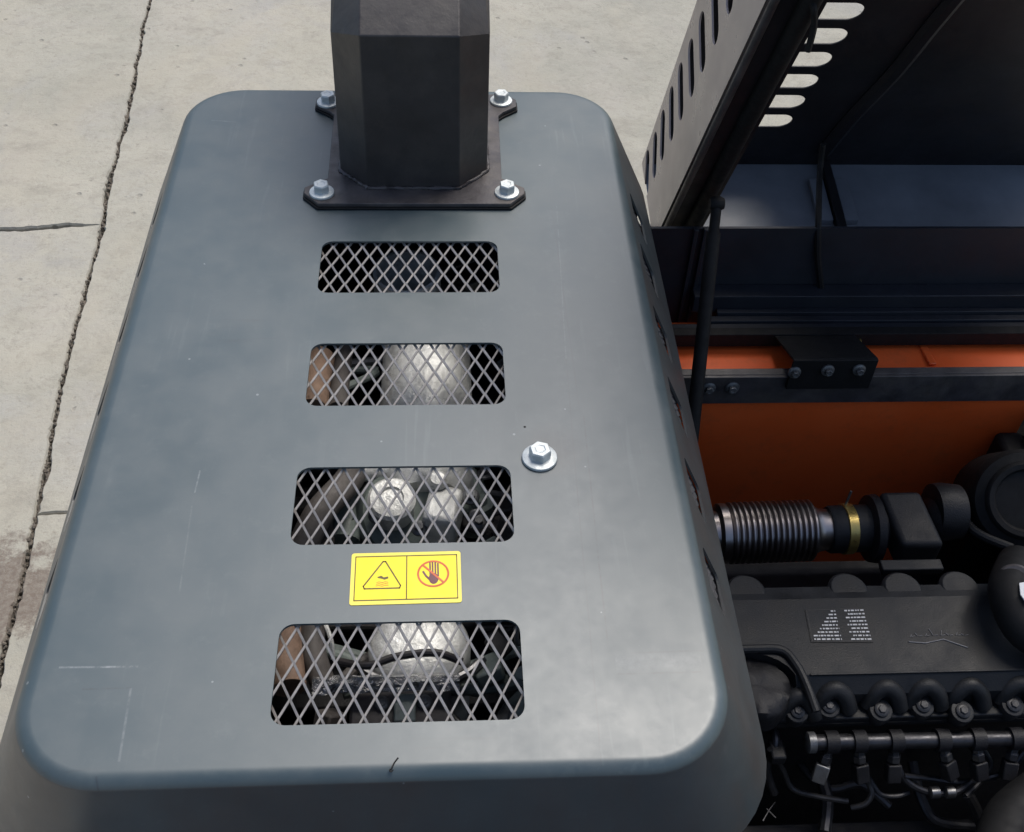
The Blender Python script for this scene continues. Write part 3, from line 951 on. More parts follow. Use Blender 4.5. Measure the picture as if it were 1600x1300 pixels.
# pressed crease in the top rail
bm = bmesh.new()
a, b = Vector((0.9197, 0.5392, -0.4200)), Vector((0.9225, 0.4742, -0.4200))
for sgn, wd in ((0, 1),):
    prism(bm, [Vector((a.x - .004, a.y + .02, zo - .006)), Vector((b.x - .004, b.y, zo)), Vector((b.x + .010, b.y, zo)), Vector((a.x + .010, a.y + .02, zo - .006))], (0, 0, .005))
link_bm('weld_seam', bm, M['orange'], fr_, bevel=.002)
XO = (1.1097, 0.4250, -0.5797)[0]
part('frame_wall', 'orange', fr_, lambda b: box(b, (.418, .424, -.93), (XO, .4295, zo - .007)))
zt, zl = (0.7758, 0.4180, -0.3798)[2], (0.7929, 0.4180, -0.4438)[2]
part('crossbar', 'plate', fr_, lambda b: box(b, (.40, .417, zl), (XE, .4235, zt)), bevel=.001)
part('crossbar_flange', 'plate', fr_, lambda b: box(b, (.40, .424, zt - .004), (XE, .440, zt)), bevel=.001)
for q in ((0.5050, 0.4170, -0.4039), (0.5467, 0.4170, -0.4029)):
    bolt(fr_, q, (0, -1, .12), r=.0125, rot=10, mat='dullzinc', h=.008)
hx0, hx1, hx2, hx3 = (0.6385, 0.4120, -0.3911)[0], (0.7857, 0.4120, -0.3928)[0], (0.6385, 0.4120, -0.3911)[0], (0.7857, 0.4120, -0.3928)[0]
hz0, hz1, hz2 = (0.7363, 0.5300, -0.3848)[2], (0.6959, 0.4140, -0.3354)[2], (0.7105, 0.4110, -0.3988)[2]
br = part('hinge_bracket', 'gasket', fr_, lambda b: (prism(b, [(hx2, .53, hz0), (hx3, .53, hz0), (hx1, .412, hz1), (hx0, .412, hz1)], (0, 0, .005)), box(b, (hx0, .4065, hz2), (hx1, .4125, hz1 + .0045))), bevel=.001)
for i, q in enumerate(((0.6441, 0.4060, -0.3560), (0.7013, 0.4060, -0.3520), (0.7559, 0.4060, -0.3511))):
    bolt(fr_, q, (0, -1, .12), r=.0115, rot=20 * i, mat='dullzinc', h=.008)
bm = bmesh.new()
tube(bm, [Vector((0.7892, 0.5300, -0.3789)), Vector((0.7979, 0.5250, -0.3854)), Vector((0.7961, 0.5000, -0.3907))], .0022, 6)
link_bm('yellow_glint', bm, M['brass'], fr_)  # thin yellow tube added to stand for a small glint
bm = bmesh.new()
box(bm, (0.8070, 0.5400, -0.3865), Vector((0.8204, 0.5400, -0.3788)) + Vector((0, .003, 0)))
link_bm('shim', bm, M['zinc'], fr_)
# upright stays near the left end of the rear wall
def stays(b):
    for u0 in ((0.4820, 0.6100, -0.2659)[0], (0.4993, 0.6100, -0.2659)[0]):
        box(b, (u0, .610, -.45), (u0 + .007, .6195, (0.7834, 0.6150, -0.2096)[2]))
part('upright_stay', 'wallblue', fr_, stays, bevel=.001)
reparent(fr_)

# ------------------------------------------------------------------ engine in the bay
VZ = -.40
en = empty('engine', (.70, -.05, -.95), 'black diesel engine top with flat ribbed valve cover and printed data label', 'engine')
yb0, yf0 = (0.6675, -0.0033, -0.4000)[1], (0.6268, -0.1540, -0.4000)[1]
XV0, XV1 = .40, 1.12
bm = bmesh.new()
ycr = (0.6607, -0.0284, -0.4000)[1]
prism(bm, [(XV0, yb0, VZ - .030), (XV0, yb0, VZ - .006), (XV0, ycr, VZ), (XV0, yf0, VZ), (XV0, yf0 - .020, VZ - .022), (XV0, yf0 - .022, VZ - .045), (XV0, yb0, VZ - .045)], (XV1 - XV0, 0, 0))
vc = link_bm('valve_cover', bm, M['casting'], None, smooth=0)
bm = bmesh.new()
# recess at the left front corner
cc0 = Vector((0.4750, -0.1641, -0.4000))
prism(bm, [(cc0.x + .068 * math.cos(R(a)) - .012, cc0.y + .048 * math.sin(R(a)), VZ + .02) for a in range(0, 360, 15)] , (0, 0, -.052))
bmesh.ops.recalc_face_normals(bm, faces=bm.faces)
boolean(vc, link_bm('cut', bm, M['casting']))
vc.parent = en
# scalloped lugs at the rear edge
for u in (1165, 1290, 1395, 1500):
    bm = bmesh.new()
    x = {1165: (0.4895, 0.0030, -0.4000)[0], 1290: (0.6439, -0.0005, -0.4000)[0], 1395: (0.7263, -0.0024, -0.4000)[0], 1500: (0.8140, -0.0043, -0.4000)[0]}[u]
    lathe(bm, [(.030, -.03), (.030, -.008), (.026, -.003)], (x, yb0 - .005, VZ), (0, 0, 1), 24)
    link_bm('cover_lug', bm, M['casting'], en, bevel=.001)
# raised rim line along front of the cover, and rolled plug in the recess
part('cover_rim', 'casting', en, lambda b: box(b, (cc0.x + .075, yf0 - .002, VZ - .002), (XV1, yf0 + .0015, VZ + .0016)), bevel=.0007)
bm = bmesh.new()
lathe(bm, [(.046, -.050), (.047, -.012), (.043, -.004), (.030, -.001), (.012, 0), (.001, 0)], (cc0.x + .004, cc0.y + .002, VZ - .010), (0, 0, 1), 40)
for q in bm.verts: q.co += Vector((0, 0, 1)) * jit(q.co, 60) * .005 + Vector((1, 0, 0)) * jit(q.co, 80, 5) * .004
link_bm('oil_filler_plug', bm, M['engine'], en, smooth=50)
bm = bmesh.new()
tube(bm, [(0.4337, -0.1151, -0.3950), (0.4796, -0.1141, -0.3950), (0.5174, -0.1172, -0.3950), (0.5332, -0.1417, -0.3960), (0.5426, -0.1737, -0.4020), (0.5485, -0.2056, -0.4100)], .0062, 10)
link_bm('breather_pipe', bm, M['casting'], en)
# lower flange of the cover with bosses and bolts
zf = VZ - .050
yl0 = (0.6289, -0.1956, -0.4500)[1]
part('cover_flange', 'casting', en, lambda b: box(b, (XV0, yl0, zf - .010), (XV1, yf0 - .010, zf)), bevel=.002)
bm = bmesh.new(); tube(bm, [Vector((XV0, yl0 + .038, zf + .014)), Vector((XV1, yl0 + .038, zf + .014))], .011, 16, False); link_bm('cover_bead', bm, M['casting'], en)
part('cover_seal', 'gasket', en, lambda b: box(b, (XV0, yl0 - .002, zf - .018), (XV1, yf0 - .010, zf - .0105)))
for i, (bu, lu) in enumerate((((0.5352, -0.1783, -0.4300), (0.5324, -0.1885, -0.4400)), ((0.5857, -0.1716, -0.4250), (0.5786, -0.1819, -0.4400)), ((0.6593, -0.1706, -0.4250), (0.6516, -0.1899, -0.4400)), ((0.7183, -0.1702, -0.4250), (0.7129, -0.1846, -0.4400)), ((0.7800, -0.1709, -0.4250), (0.7668, -0.1951, -0.4400)), ((0.8529, -0.1698, -0.4250), (0.8427, -0.1872, -0.4400)), ((0.9111, -0.1714, -0.4250), (0.9008, -0.1889, -0.4400)))):
    bm = bmesh.new()
    bu, lu = Vector(bu), Vector(lu)
    tube(bm, [bu + Vector((-.022, -.006, -.022)), bu + Vector((-.016, 0, -.002)), bu + Vector((0, .004, .008)), bu + Vector((.015, -.002, -.001)), bu + Vector((.024, -.012, -.022))], .0125, 12)
    link_bm('boss', bm, M['casting'], en)
    bm = bmesh.new()
    lathe(bm, [(.017, -.02), (.017, 0), (.0155, .0025), (.013, .003)], lu, (0, -.25, 1), 24)
    link_bm('boss', bm, M['casting'], en)
    bolt(en, lu + Vector((0, -.001, .003)), (0, -.25, 1), r=.0105, rot=i * 13, mat='darkzinc', h=.004, head=.0062)
# printed label lines on the cover
def quadxy(b, x0, x1, y, h, z):
    box(b, (x0, y - h / 2, z), (x1, y + h / 2, z + .0006))
L0, L1, L2, L3 = (0.5693, -0.0490, -0.3995), (0.6535, -0.0476, -0.3995), (0.6516, -0.1031, -0.3995), (0.5655, -0.1009, -0.3995)
L0, L1, L2, L3 = [Vector(q) for q in (L0, L1, L2, L3)]
rnd = random.Random(11)
lab = part('data_label', 'casting', en, lambda b: prism(b, [L3 + Vector((-.002, -.002, 0)), L2 + Vector((.002, -.002, 0)), L1 + Vector((.002, .002, 0)), L0 + Vector((-.002, .002, 0))], (0, 0, .0006)))
bm = bmesh.new()
rows = 9
for i in range(rows):
    f = (i + .5) / rows
    a, b = L0.lerp(L3, f), L1.lerp(L2, f)
    for s0, s1 in ((max(.02, .42 - .05 * i if i < 7 else .04), .50), (.66 + (.05 if i % 2 else .0), 1.0)):
        s = s0
        while s < s1:
            e = min(s1, s + rnd.uniform(.02, .075))
            p, q = a.lerp(b, s), a.lerp(b, e)
            box(bm, (p.x, (p.y + q.y) / 2 - .0011, -.3988), (q.x, (p.y + q.y) / 2 + .0011, -.3983))
            s = e + rnd.uniform(.012, .025)
link_bm('label_print', bm, M['white'], lab, smooth=0)
bm = bmesh.new()
for a, b in ((L0, L1), (L3, L2), (L0, L3), (L1, L2)):
    d = (b - a).normalized(); q = Vector((-d.y, d.x, 0)) * .0004
    prism(bm, [a + q, b + q, b - q, a - q], (0, 0, .0009))
link_bm('label_frame', bm, M['darkzinc'], lab, smooth=0)
# worn embossed mark to its right: rough letter strokes over a low peaked line
bm = bmesh.new()
def eline(pts, r=.0009):
    tube(bm, [Vector(p) + Vector((0, 0, .0004)) for p in pts], r, 6, False)
eline([(0.7052, -0.1055, -0.3995), (0.7287, -0.1082, -0.3995), (0.7568, -0.1025, -0.3995), (0.7877, -0.1171, -0.3995)])
for i, q in enumerate(((0.7096, -0.0970, -0.3995), (0.7211, -0.0963, -0.3995), (0.7323, -0.0965, -0.3995), (0.7439, -0.0958, -0.3995), (0.7551, -0.0960, -0.3995), (0.7663, -0.0963, -0.3995), (0.7776, -0.0966, -0.3995), (0.7888, -0.0969, -0.3995))):
    q = Vector(q)
    hh = (.003, .005, .004, .011, .008, .004, .005, .003)[i]
    eline([q, q + Vector(((-1) ** i * .003, hh, 0))], .0005)
    eline([q + Vector((.002, 0, 0)), q + Vector((.007, .001, 0))], .0004)
link_bm('embossed_mark', bm, M['greyprint'], en)
# engine block under the cover
part('engine_block', 'engine', en, lambda b: box(b, (XV0 - .02, yl0 + .015, -.93), (XV1 + .02, yb0 + .02, zf - .0185)), bevel=.004)
part('engine_shelf', 'engine', en, lambda b: box(b, (.36, -.50, -.66), ((0.8289, -0.2692, -0.6500)[0], (0.6172, -0.2565, -0.6500)[1], -.65)), bevel=.003)
reparent(en)

# fuel rail with its fittings and pipes
RZ = -.475
rail = empty('fuel_rail', (0.6927, -0.2474, -0.5000), 'horizontal steel fuel rail with hanging injector pipes in front of the engine', 'fuel rail')
ra, rb = Vector((0.5546, -0.2174, -0.4750)), Vector((0.9536, -0.2212, -0.4750))
bm = bmesh.new(); tube(bm, [ra, rb], .0112, 20, False); link_bm('rail_tube', bm, M['railsteel'], rail)
bm = bmesh.new(); lathe(bm, [(.015, -.004), (.015, .006), (.012, .008)], ra, (-1, 0, 0), 20); link_bm('rail_cap', bm, M['dullzinc'], rail)
FIT = [(0.5822, -0.2240, -0.4750), (0.6217, -0.2233, -0.4750), (0.6742, -0.2228, -0.4750), (0.7411, -0.2238, -0.4750), (0.7919, -0.2243, -0.4750), (0.8477, -0.2240, -0.4750)]
for i, q in enumerate(FIT):
    q = Vector((q[0], ra.y + (rb.y - ra.y) * (q[0] - ra.x) / (rb.x - ra.x), RZ))
    bm = bmesh.new(); tube(bm, [q + Vector((-.009, 0, 0)), q + Vector((.009, 0, 0))], .0160, 20, False); link_bm('rail_clamp', bm, M['engine'], rail)
    dn = Vector(((-.25, .12, .0, .30, .15, -.1)[i], -.55, -.8)).normalized()
    bm = bmesh.new(); lathe(bm, [(.0075, .006), (.0075, .020), (.0095, .021), (.0095, .031), (.006, .033)], q, dn, 6); link_bm('pipe_nut', bm, M['railsteel' if i in (0, 4, 5) else 'darkzinc'], rail, smooth=20, bevel=.0006)
    bm = bmesh.new(); box(bm, (-.010, -.009, .034), (.010, .009, .062), Matrix.Translation(q) @ dn.to_track_quat('Z', 'Y').to_matrix().to_4x4()); link_bm('connector', bm, M['dullzinc' if i == 0 else 'engine'], rail, bevel=.002)
PIPES = [
    ([(0.5015, -0.2127, -0.5000), (0.5254, -0.2226, -0.5400), (0.5431, -0.2399, -0.5700), (0.5750, -0.2525, -0.5700), (0.6197, -0.2616, -0.5700)], .0042),
    ([(0.6413, -0.2262, -0.5200), (0.6495, -0.2430, -0.5500), (0.6534, -0.2558, -0.5600), (0.6439, -0.2662, -0.5700), (0.6256, -0.2668, -0.5800)], .0042),
    ([(0.6523, -0.2362, -0.5500), (0.6655, -0.2562, -0.5600), (0.6877, -0.2607, -0.5600), (0.7081, -0.2555, -0.5600)], .0036),
    ([(0.6844, -0.2324, -0.5200), (0.7021, -0.2494, -0.5400), (0.7320, -0.2600, -0.5500), (0.7689, -0.2621, -0.5500), (0.7983, -0.2475, -0.5500)], .0055),
    ([(0.6950, -0.2443, -0.5300), (0.7337, -0.2445, -0.5400), (0.7833, -0.2471, -0.5500), (0.8371, -0.2429, -0.5500)], .0045),
    ([(0.7629, -0.2202, -0.5100), (0.7694, -0.2349, -0.5300), (0.7710, -0.2515, -0.5400)], .0042),
    ([(0.5731, -0.1636, -0.6200), (0.5923, -0.2004, -0.6200), (0.6193, -0.2185, -0.6200), (0.6649, -0.2128, -0.6200), (0.7029, -0.2445, -0.6300)], .007),
    ([(0.5994, -0.2002, -0.6000), (0.6036, -0.2407, -0.6100), (0.5915, -0.2843, -0.6200)], .010),
    ([(0.7448, -0.1892, -0.6000), (0.7500, -0.2406, -0.6200), (0.7727, -0.2713, -0.6300), (0.8577, -0.2789, -0.6300)], .008),
    ([(0.8132, -0.2167, -0.5100), (0.8273, -0.2317, -0.5300), (0.8115, -0.2480, -0.5500), (0.7838, -0.2684, -0.5500)], .004),
    ([(0.8779, -0.2185, -0.5200), (0.8545, -0.2375, -0.5400), (0.8280, -0.2416, -0.5500)], .0052),
    ([(0.5117, -0.1731, -0.5000), (0.5118, -0.2031, -0.5000), (0.5031, -0.2219, -0.5400), (0.5183, -0.2422, -0.5800)], .006),
    ([(0.7888, -0.2647, -0.5500), (0.8079, -0.2802, -0.5800), (0.8268, -0.3014, -0.6200)], .0085),
]
for pts, r_ in PIPES:
    bm = bmesh.new(); tube(bm, pts, r_, 10); link_bm('fuel_pipe', bm, M['darkzinc' if r_ < .0044 else 'railsteel'], rail)
for q in ((0.7387, -0.2636, -0.5450), (0.7609, -0.2642, -0.5450)):
    bm = bmesh.new(); lathe(bm, [(.0055, -.008), (.0085, -.006), (.0085, .006), (.0055, .008)], q, (1, .05, 0), 12); link_bm('pipe_union', bm, M['steel'], rail)
# sensor plug left of the rail, black low down
bm = bmesh.new(); box(bm, Vector((0.5022, -0.1974, -0.5200)) + Vector((0, 0, 0)), Vector((0.5237, -0.2276, -0.5200)) + Vector((0, 0, .02))); link_bm('sensor_plug', bm, M['casting'], rail, bevel=.003)
reparent(rail)
# loose split pin
bm = bmesh.new()
tube(bm, [(0.4988, -0.2738, -0.6000), (0.5129, -0.2561, -0.6000), (0.5224, -0.2467, -0.6000)], .0012, 6)
tube(bm, [(0.5081, -0.2559, -0.6000), (0.5185, -0.2697, -0.6000)], .0012, 6)
o = link_bm('split_pin', bm, M['railsteel'], None)
o['label'] = 'tiny bright crossed split pin low down beside the cover corner'
o['category'] = 'pin'
# lower brown hose at the bottom right corner
bm = bmesh.new()
tube(bm, [(0.7845, -0.3734, -0.5200), (0.8247, -0.3170, -0.5200), (0.9061, -0.2682, -0.5200)], .036, 24)
o = link_bm('hose', bm, M['gasket'], None)
o['label'] = 'thick black hose at the bottom right corner below the fuel rail'
o['category'] = 'hose'

# ------------------------------------------------------------------ bellows pipe behind the valve cover
PBZ = -.50
bl = empty('exhaust_bellows', (0.6075, 0.2310, -0.5800), 'ribbed stainless bellows pipe with brass clamp in front of the orange wall', 'bellows pipe')
b0, b1 = Vector((0.4906, 0.1714, -0.5000)), Vector((0.6621, 0.1760, -0.5000))
ax = (b1 - b0).normalized()
L = (b1 - b0).length
bm = bmesh.new()
prof = [(.036, -.02), (.038, 0), (.050, .004), (.050, .016), (.046, .018)]
nr = 15
for k in range(nr):
    s = .020 + k * (L - .030) / nr
    st_ = (L - .030) / nr
    prof += [(.0445, s), (.0515, s + st_ * .3), (.0515, s + st_ * .6), (.0445, s + st_ * .95)]
prof += [(.040, L - .006), (.036, L + .004), (.034, L + .020)]
lathe(bm, prof, b0, ax, 40)
link_bm('bellows', bm, M['bellows'], bl, smooth=50)
c0 = b1 + ax * .018
bm = bmesh.new(); lathe(bm, [(.038, 0), (.040, .004), (.040, .090), (.038, .094)], c0, ax, 32); link_bm('rubber_sleeve', bm, M['casting'], bl)
q0 = Vector((0.7039, 0.1778, -0.5000)); k0 = (q0 - b0).dot(ax)
bm = bmesh.new(); lathe(bm, [(.0405, k0), (.0425, k0 + .001), (.0425, k0 + .016), (.0405, k0 + .017)], b0, ax, 40); link_bm('hose_clamp', bm, M['brass'], bl)
bm = bmesh.new(); tube(bm, [b0 + ax * (k0 + .004) + Vector((0, .022, .036)), b0 + ax * (k0 + .009) + Vector((0, .030, .062))], .0022, 6, False); link_bm('clamp_tail', bm, M['steel'], bl)
reparent(bl)

# black charge pipe housing to the right of it
hs = empty('intake_housing', (0.8626, 0.2033, -0.5800), 'black cast intake housing with flanged foot, right of the bellows pipe', 'intake housing')
bm = bmesh.new(); lathe(bm, [(.040, 0), (.056, .004), (.058, .016), (.044, .022), (.030, .026), (.030, .10), (.050, .11)], (0.7451, 0.1770, -0.5000), (1, 0, 0), 32); link_bm('inlet_collar', bm, M['engine'], hs)
bm = bmesh.new()
hq = Vector((0.8058, 0.1615, -0.4480))
prism(bm, [hq + Vector(p) for p in ((-.040, .055, .0), (.030, .055, .0), (.044, -.050, -.012), (-.028, -.050, -.012))], (0, 0, -.055))
link_bm('housing_block', bm, M['engine'], hs, bevel=.010, seg=4)
fa, fb = (0.7410, 0.0765, -0.4700), (0.8414, 0.0970, -0.4700)
part('housing_foot', 'casting', hs, lambda b: box(b, (fa[0], fa[1], -.490), (fb[0], fb[1], -.478)), bevel=.002)
part('housing_foot', 'casting', hs, lambda b: box(b, (fa[0] + .004, fa[1] + .004, -.4995), (fb[0], fb[1], -.4905)), bevel=.002)
bm = bmesh.new(); lathe(bm, [(.030, 0), (.048, .004), (.050, .020), (.046, .050), (.030, .056)], (0.8650, 0.2103, -0.5000), (1, 0, 0), 32); link_bm('outlet_collar', bm, M['engine'], hs)
reparent(hs)
# big round canister at the right
cn = empty('filter_canister', (1.0458, 0.2471, -0.5500), 'large round black canister with rim at the right edge of the bay', 'filter canister')
cx = Vector((1.0046, 0.1836, -0.4400))
bm = bmesh.new(); lathe(bm, [(.085, -.20), (.086, -.03), (.080, -.012), (.066, -.006), (.064, 0), (.060, .003), (.052, .002), (.048, -.006), (.001, -.006)], cx, (-.25, -.62, .74), 48); link_bm('canister_body', bm, M['gasket'], cn)
bm = bmesh.new(); tube(bm, [cx + Vector(v) for v in ((-.09, .05, -.06), (-.075, -.015, -.06), (-.03, -.06, -.05))], .008, 10); link_bm('canister_strap', bm, M['casting'], cn)
reparent(cn)
part_sh = empty('cooling_shroud', (.98, .30, -.95), 'black shroud behind the canister at the end of the orange wall', 'shroud')
bm = bmesh.new(); box(bm, (XO + .003, .20, -.93), (XE - .02, .415, -.455)); link_bm('shroud_box', bm, M['gasket'], part_sh, bevel=.01)
bm = bmesh.new(); box(bm, (XO - .05, .33, -.93), (XO + .002, .415, -.52)); link_bm('shroud_edge', bm, M['gasket'], part_sh, bevel=.01)
reparent(part_sh)
# hose with white-marked end
hw_ = empty('coolant_hose', (0.8956, -0.0293, -0.4000), 'thick black rubber hose with white mark curving over the valve cover', 'hose')
bm = bmesh.new(); tube(bm, [(0.8980, 0.0072, -0.3700), (0.8534, -0.0574, -0.3500), (0.8617, -0.1156, -0.3600), (0.9167, -0.1368, -0.3700)], .030, 24); link_bm('hose_body', bm, M['gasket'], hw_)
hc = Vector((0.8584, -0.0492, -0.3350))
bm = bmesh.new(); lathe(bm, [(.024, -.02), (.025, -.002), (.022, .002), (.001, .002)], hc, (-.35, -.5, .8), 24); link_bm('hose_plug', bm, M['plate'], hw_)
bm = bmesh.new(); prism(bm, [(0.8517, -0.0655, -0.3180), (0.8463, -0.0849, -0.3180), (0.8499, -0.0999, -0.3180), (0.8612, -0.0895, -0.3180), (0.8654, -0.0636, -0.3180)], (0, 0, .002)); link_bm('white_mark', bm, M['whitepatch'], hw_)  # plain white patch on the hose end
reparent(hw_)

# ------------------------------------------------------------------ things seen through the mesh windows
mf = empty('muffler', (-0.0101, 0.3273, -0.3000), 'dull silver muffler drum seen through the second mesh window', 'muffler')
mc = Vector((0.0194, 0.1418, -0.1100))
bm = bmesh.new(); lathe(bm, [(.001, -.17), (.05, -.168), (.063, -.15), (.065, -.06), (.0635, -.055), (.0635, -.04), (.065, -.035), (.064, .15), (.05, .168), (.001, .17)], mc + Vector((0, .02, -.075)), (0, 1, .05), 44)
for q in bm.verts: q.co += Vector((jit(q.co, 30), 0, jit(q.co, 30, 6))) * .004
link_bm('muffler_drum', bm, M['silver'], mf, smooth=50)
bm = bmesh.new(); lathe(bm, [(.050, 0), (.050, .12), (.045, .12), (.045, .0)], Vector((-0.0084, 0.3317, -0.0900)) + Vector((0, .02, -.12)), (0, 0, 1), 32); link_bm('tail_pipe', bm, M['silver'], mf)
bm = bmesh.new(); lathe(bm, [(.066, 0), (.067, .002), (.067, .010), (.066, .012)], mc + Vector((0, -.09, -.075)), (0, 1, .05), 40); link_bm('muffler_band', bm, M['steel'], mf)
reparent(mf)

tb = empty('turbocharger', (-0.0082, 0.1062, -0.3500), 'grey-green cast turbocharger with silver caps seen through the third mesh window', 'turbocharger')
tq = Vector((-0.0018, -0.0148, -0.2000))
bm = bmesh.new()
lathe(bm, [(.03, -.06), (.062, -.055), (.072, -.03), (.072, .0), (.060, .018), (.035, .024)], tq, (0, -.55, .83), 36)
link_bm('turbine_housing', bm, M['green'], tb)
bm = bmesh.new(); tube(bm, [tq + Vector(p) for p in ((-.085, -.03, -.02), (-.07, .055, .0), (0, .085, .012), (.075, .055, 0), (.09, -.02, -.02))], .020, 16); link_bm('turbine_scroll', bm, M['green'], tb)
bm = bmesh.new(); lathe(bm, [(.028, -.03), (.028, -.004), (.031, -.002), (.031, .004), (.027, .008), (.016, .0085), (.014, .005), (.001, .005)], (-0.0227, -0.0359, -0.1500), (0, -.2, 1), 32); link_bm('round_cap', bm, M['silver'], tb)
bm = bmesh.new(); box(bm, (-.022, -.030, -.04), (.022, .030, .02), Matrix.Translation((0.0423, -0.0438, -0.1650)) @ Matrix.Rotation(R(-12), 4, 'Z')); link_bm('actuator_block', bm, M['silver'], tb, bevel=.008, seg=4)
bm = bmesh.new(); lathe(bm, [(.013, 0), (.014, .012), (.009, .018), (.001, .019)], (0.0360, -0.0103, -0.1500), (0, -.2, 1), 24); link_bm('actuator_cap', bm, M['silver'], tb)
bm = bmesh.new(); tube(bm, [(-0.0690, 0.0251, -0.1700), (-0.0348, 0.0237, -0.1600), (0.0157, 0.0251, -0.1600), (0.0680, 0.0228, -0.1700)], .011, 14); link_bm('heat_shield_strip', bm, M['silver'], tb)
for q, rr in (((-0.0425, -0.0485, -0.1650), .007), ((0.0122, -0.0702, -0.1650), .007), ((0.0782, -0.0148, -0.1700), .008), ((0.0881, -0.0535, -0.1750), .007)):
    bolt(tb, q, (0, -.3, 1), r=rr * 1.5, mat='dullzinc', h=.007)
reparent(tb)

hsd = empty('heat_shield', (-0.0062, -0.1252, -0.4000), 'bright domed heat shield with crimped seam seen through the nearest mesh window', 'heat shield')
dc = Vector((0.0138, -0.2392, -0.1650))
bm = bmesh.new(); lathe(bm, [(.060, -.25), (.060, -.016), (.056, -.005), (.046, .003), (.030, .007), (.001, .008)], dc, (0, -.12, 1), 44); link_bm('shield_dome', bm, M['silver'], hsd)
bm = bmesh.new()
pp = []
for k in range(0, 21):
    a = R(200 + 7 * k)
    pp.append(dc + Vector((.078 * math.cos(a), .052 * math.sin(a) + .004, -.012)))
tube(bm, pp, .006, 10, False)
link_bm('shield_rim', bm, M['steel'], hsd)
bm = bmesh.new()
f0, f1 = Vector((-0.1030, -0.2981, -0.1450)), Vector((0.0596, -0.2976, -0.1450))
nn_ = 60
for side in (0, 1):
    pass
va = []
for k in range(nn_ + 1):
    t = k / nn_
    p = f0.lerp(f1, t)
    j1 = jit(p, 70, 2) * .004
    row = [p + Vector((0, -.011 + j1, -.006)), p + Vector((0, -.005, .003 + j1 * 1.2)), p + Vector((0, .004 + j1, .001 - j1)), p + Vector((0, .011, -.006 + j1))]
    va.append([bm.verts.new(q) for q in row])
for a, b in zip(va, va[1:]):
    for k in range(3): bm.faces.new((a[k], a[k + 1], b[k + 1], b[k]))
link_bm('crimped_seam', bm, M['foil'], hsd, smooth=0)
part('shield_bracket', 'plate', hsd, lambda b: box(b, Vector((-0.0630, -0.3292, -0.1700)) + Vector((0, -.02, -.06)), Vector((0.0503, -0.2957, -0.1700)) + Vector((0, 0, 0))), bevel=.004)
part('bracket_tab', 'green', hsd, lambda b: box(b, Vector((-0.0133, -0.3395, -0.1650)) + Vector((0, 0, -.002)), Vector((0.0109, -0.3048, -0.1650)) + Vector((0, 0, .004))), bevel=.002)
for q in ((-0.0268, -0.3140, -0.1680), (0.0209, -0.3137, -0.1680)):
    bolt(hsd, q, (0, -.2, 1), r=.0085, mat='dullzinc', head=.0045, h=.003)
reparent(hsd)

# bolted castings, brackets and lines crowded round the turbocharger and the muffler
rnd = random.Random(21)
def clutter(parent, regions, n):
    for i in range(n):
        x0, x1, y0, y1, za, zb_ = regions[i % len(regions)]
        c = Vector((rnd.uniform(x0, x1), rnd.uniform(y0, y1), rnd.uniform(za, zb_)))
        k = rnd.choice('bbclt')
        mt = M[rnd.choice(('green', 'engine', 'hosegrey', 'dullzinc', 'green', 'steel', 'darkzinc'))]
        rot = Matrix.Translation(c) @ Matrix.Rotation(rnd.uniform(-.6, .6), 4, 'X') @ Matrix.Rotation(rnd.uniform(-.9, .9), 4, 'Z') @ Matrix.Rotation(rnd.uniform(-.5, .5), 4, 'Y')
        bm = bmesh.new()
        if k == 'b':
            q = Vector((rnd.uniform(.008, .028), rnd.uniform(.006, .024), rnd.uniform(.006, .02)))
            box(bm, -q, q, rot)
            link_bm('bracket', bm, mt, parent, bevel=.003)
        elif k == 'c':
            rr = rnd.uniform(.008, .022)
            lathe(bm, [(rr, -.03), (rr, 0), (rr * 1.2, .001), (rr * 1.2, .006), (rr * .7, .008), (rr * .65, .016), (.001, .016)], c, rot.to_3x3() @ Vector((0, 0, 1)), 20)
            link_bm('fitting', bm, mt, parent)
        elif k == 't':
            tube(bm, [c + Vector((rnd.uniform(-.06, .06) * j, rnd.uniform(-.03, .03) + .02 * j, rnd.uniform(-.02, .01))) for j in range(4)], rnd.uniform(.003, .008), 10)
            link_bm('line', bm, mt, parent)
        else:
            bm.free()
            bolt(parent, c, rot.to_3x3() @ Vector((0, -.2, 1)), r=rnd.uniform(.008, .013), mat='dullzinc', h=.008)
clutter(tb, [(-.15, .16, -.13, .03, -.25, -.19), (.07, .17, -.16, .02, -.22, -.17), (-.10, .10, -.06, .06, -.23, -.18)], 46)
clutter(hsd, [(-.16, .17, -.36, -.24, -.25, -.20), (.08, .18, -.36, -.20, -.24, -.18), (-.08, .08, -.40, -.33, -.23, -.19)], 34)
clutter(mf, [(-.16, -.07, .12, .30, -.26, -.19), (.09, .17, .12, .30, -.25, -.19), (-.12, .14, .38, .50, -.24, -.17)], 30)
for t_ in (tb, hsd, mf): reparent(t_)

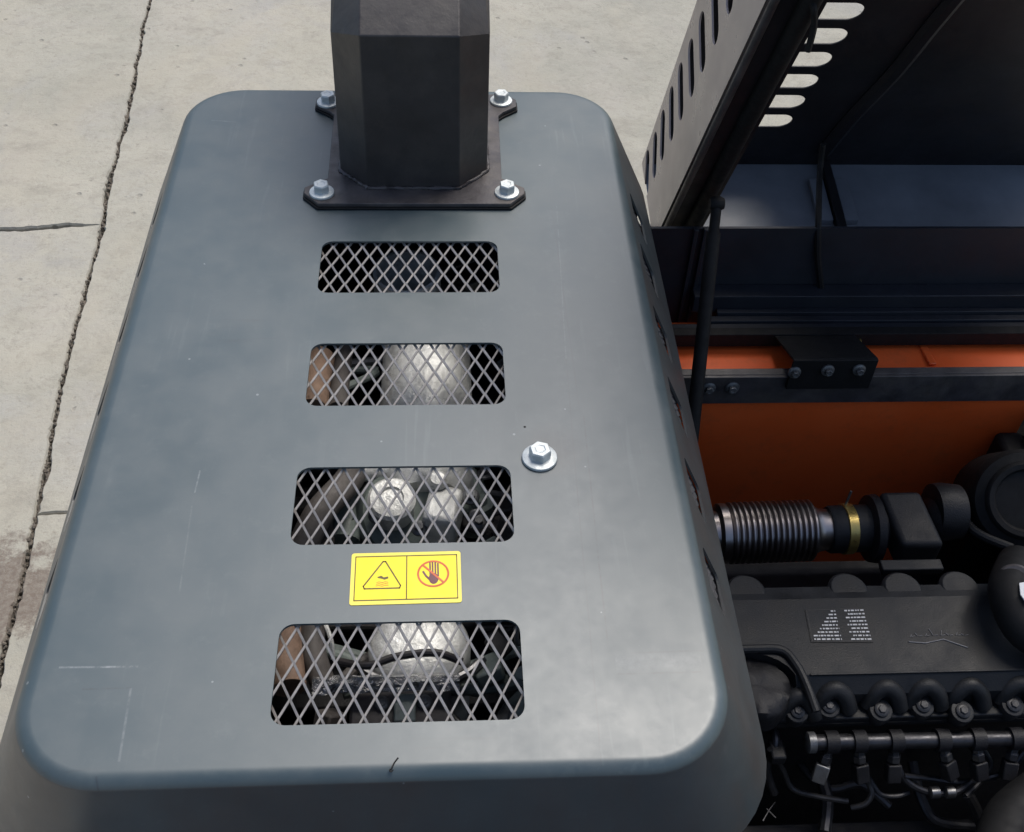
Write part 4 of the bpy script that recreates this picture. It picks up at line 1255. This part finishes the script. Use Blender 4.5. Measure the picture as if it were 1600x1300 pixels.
# brown wrapped hoses and a dark radiator core along the left inside
hg = 'hoses inside the cover'
for i, (pts, r_, m_, lb) in enumerate((
    ([(-0.1364, -0.2724, -0.2000), (-0.1443, -0.2166, -0.2000), (-0.1432, -0.1366, -0.2100), (-0.1359, -0.0391, -0.2200)], .020, 'brown', 'brown wrapped hose at the left of the nearest mesh window'),
    ([(-0.1002, -0.2576, -0.2200), (-0.1147, -0.2085, -0.2000), (-0.1122, -0.1153, -0.2000), (-0.1152, 0.0256, -0.2200)], .015, 'hosegrey', 'dark grey hose beside the brown hose under the third mesh window'),
    ([(-0.1328, -0.1051, -0.1600), (-0.1121, -0.0530, -0.1500), (-0.0778, 0.0134, -0.1600), (-0.0744, 0.1003, -0.2000)], .019, 'hosegrey', 'dark diagonal hose at the left of the third mesh window'),
    ([(-0.1385, 0.1463, -0.1700), (-0.1386, 0.1971, -0.1700), (-0.1367, 0.2608, -0.1800)], .022, 'brown', 'brown pipe at the left of the second mesh window'),
    ([(-0.1043, 0.1555, -0.1800), (-0.1058, 0.2302, -0.1900), (-0.1042, 0.3243, -0.2000)], .014, 'hosegrey', 'grey pipe left of the silver drum in the second mesh window'),
)):
    bm = bmesh.new(); tube(bm, pts, r_, 16)
    o = link_bm('hose', bm, M[m_], None)
    o['label'] = lb
    o['category'] = 'hose'
    o['group'] = hg
bm = bmesh.new(); tube(bm, [(-0.0908, -0.2390, -0.1200), (-0.0830, -0.2602, -0.1200), (-0.0805, -0.2786, -0.1300)], .0028, 8)
o = link_bm('bright_wire', bm, M['silver'], None)
o['label'] = 'short bright wire between the hoses in the nearest mesh window'
o['category'] = 'wire'
bm = bmesh.new(); tube(bm, [(-0.0730, -0.2760, -0.1400), (-0.0413, -0.2878, -0.1300), (-0.0099, -0.2772, -0.1300), (0.0328, -0.2734, -0.1300), (0.0628, -0.2795, -0.1400)], .0045, 10)
o = link_bm('spring_wire', bm, M['plate'], None)
o['label'] = 'dark curved pipe lying over the domed heat shield'
o['category'] = 'pipe'
ib = empty('inner_engine_block', (0, .15, -.95), 'dark machinery block deep inside the cover, seen through the mesh windows', 'engine block')
part('block_body', 'engine', ib, lambda b: box(b, (-.25, -.38, -.93), (.26, .62, -.36)), bevel=.01)
def ribs(b):
    for i in range(9):
        y = -.33 + i * .10
        box(b, (-.24, y, -.36), (.25, y + .03, -.30 - .03 * (i % 2)))
part('block_rib', 'engine', ib, ribs, bevel=.006)
reparent(ib)
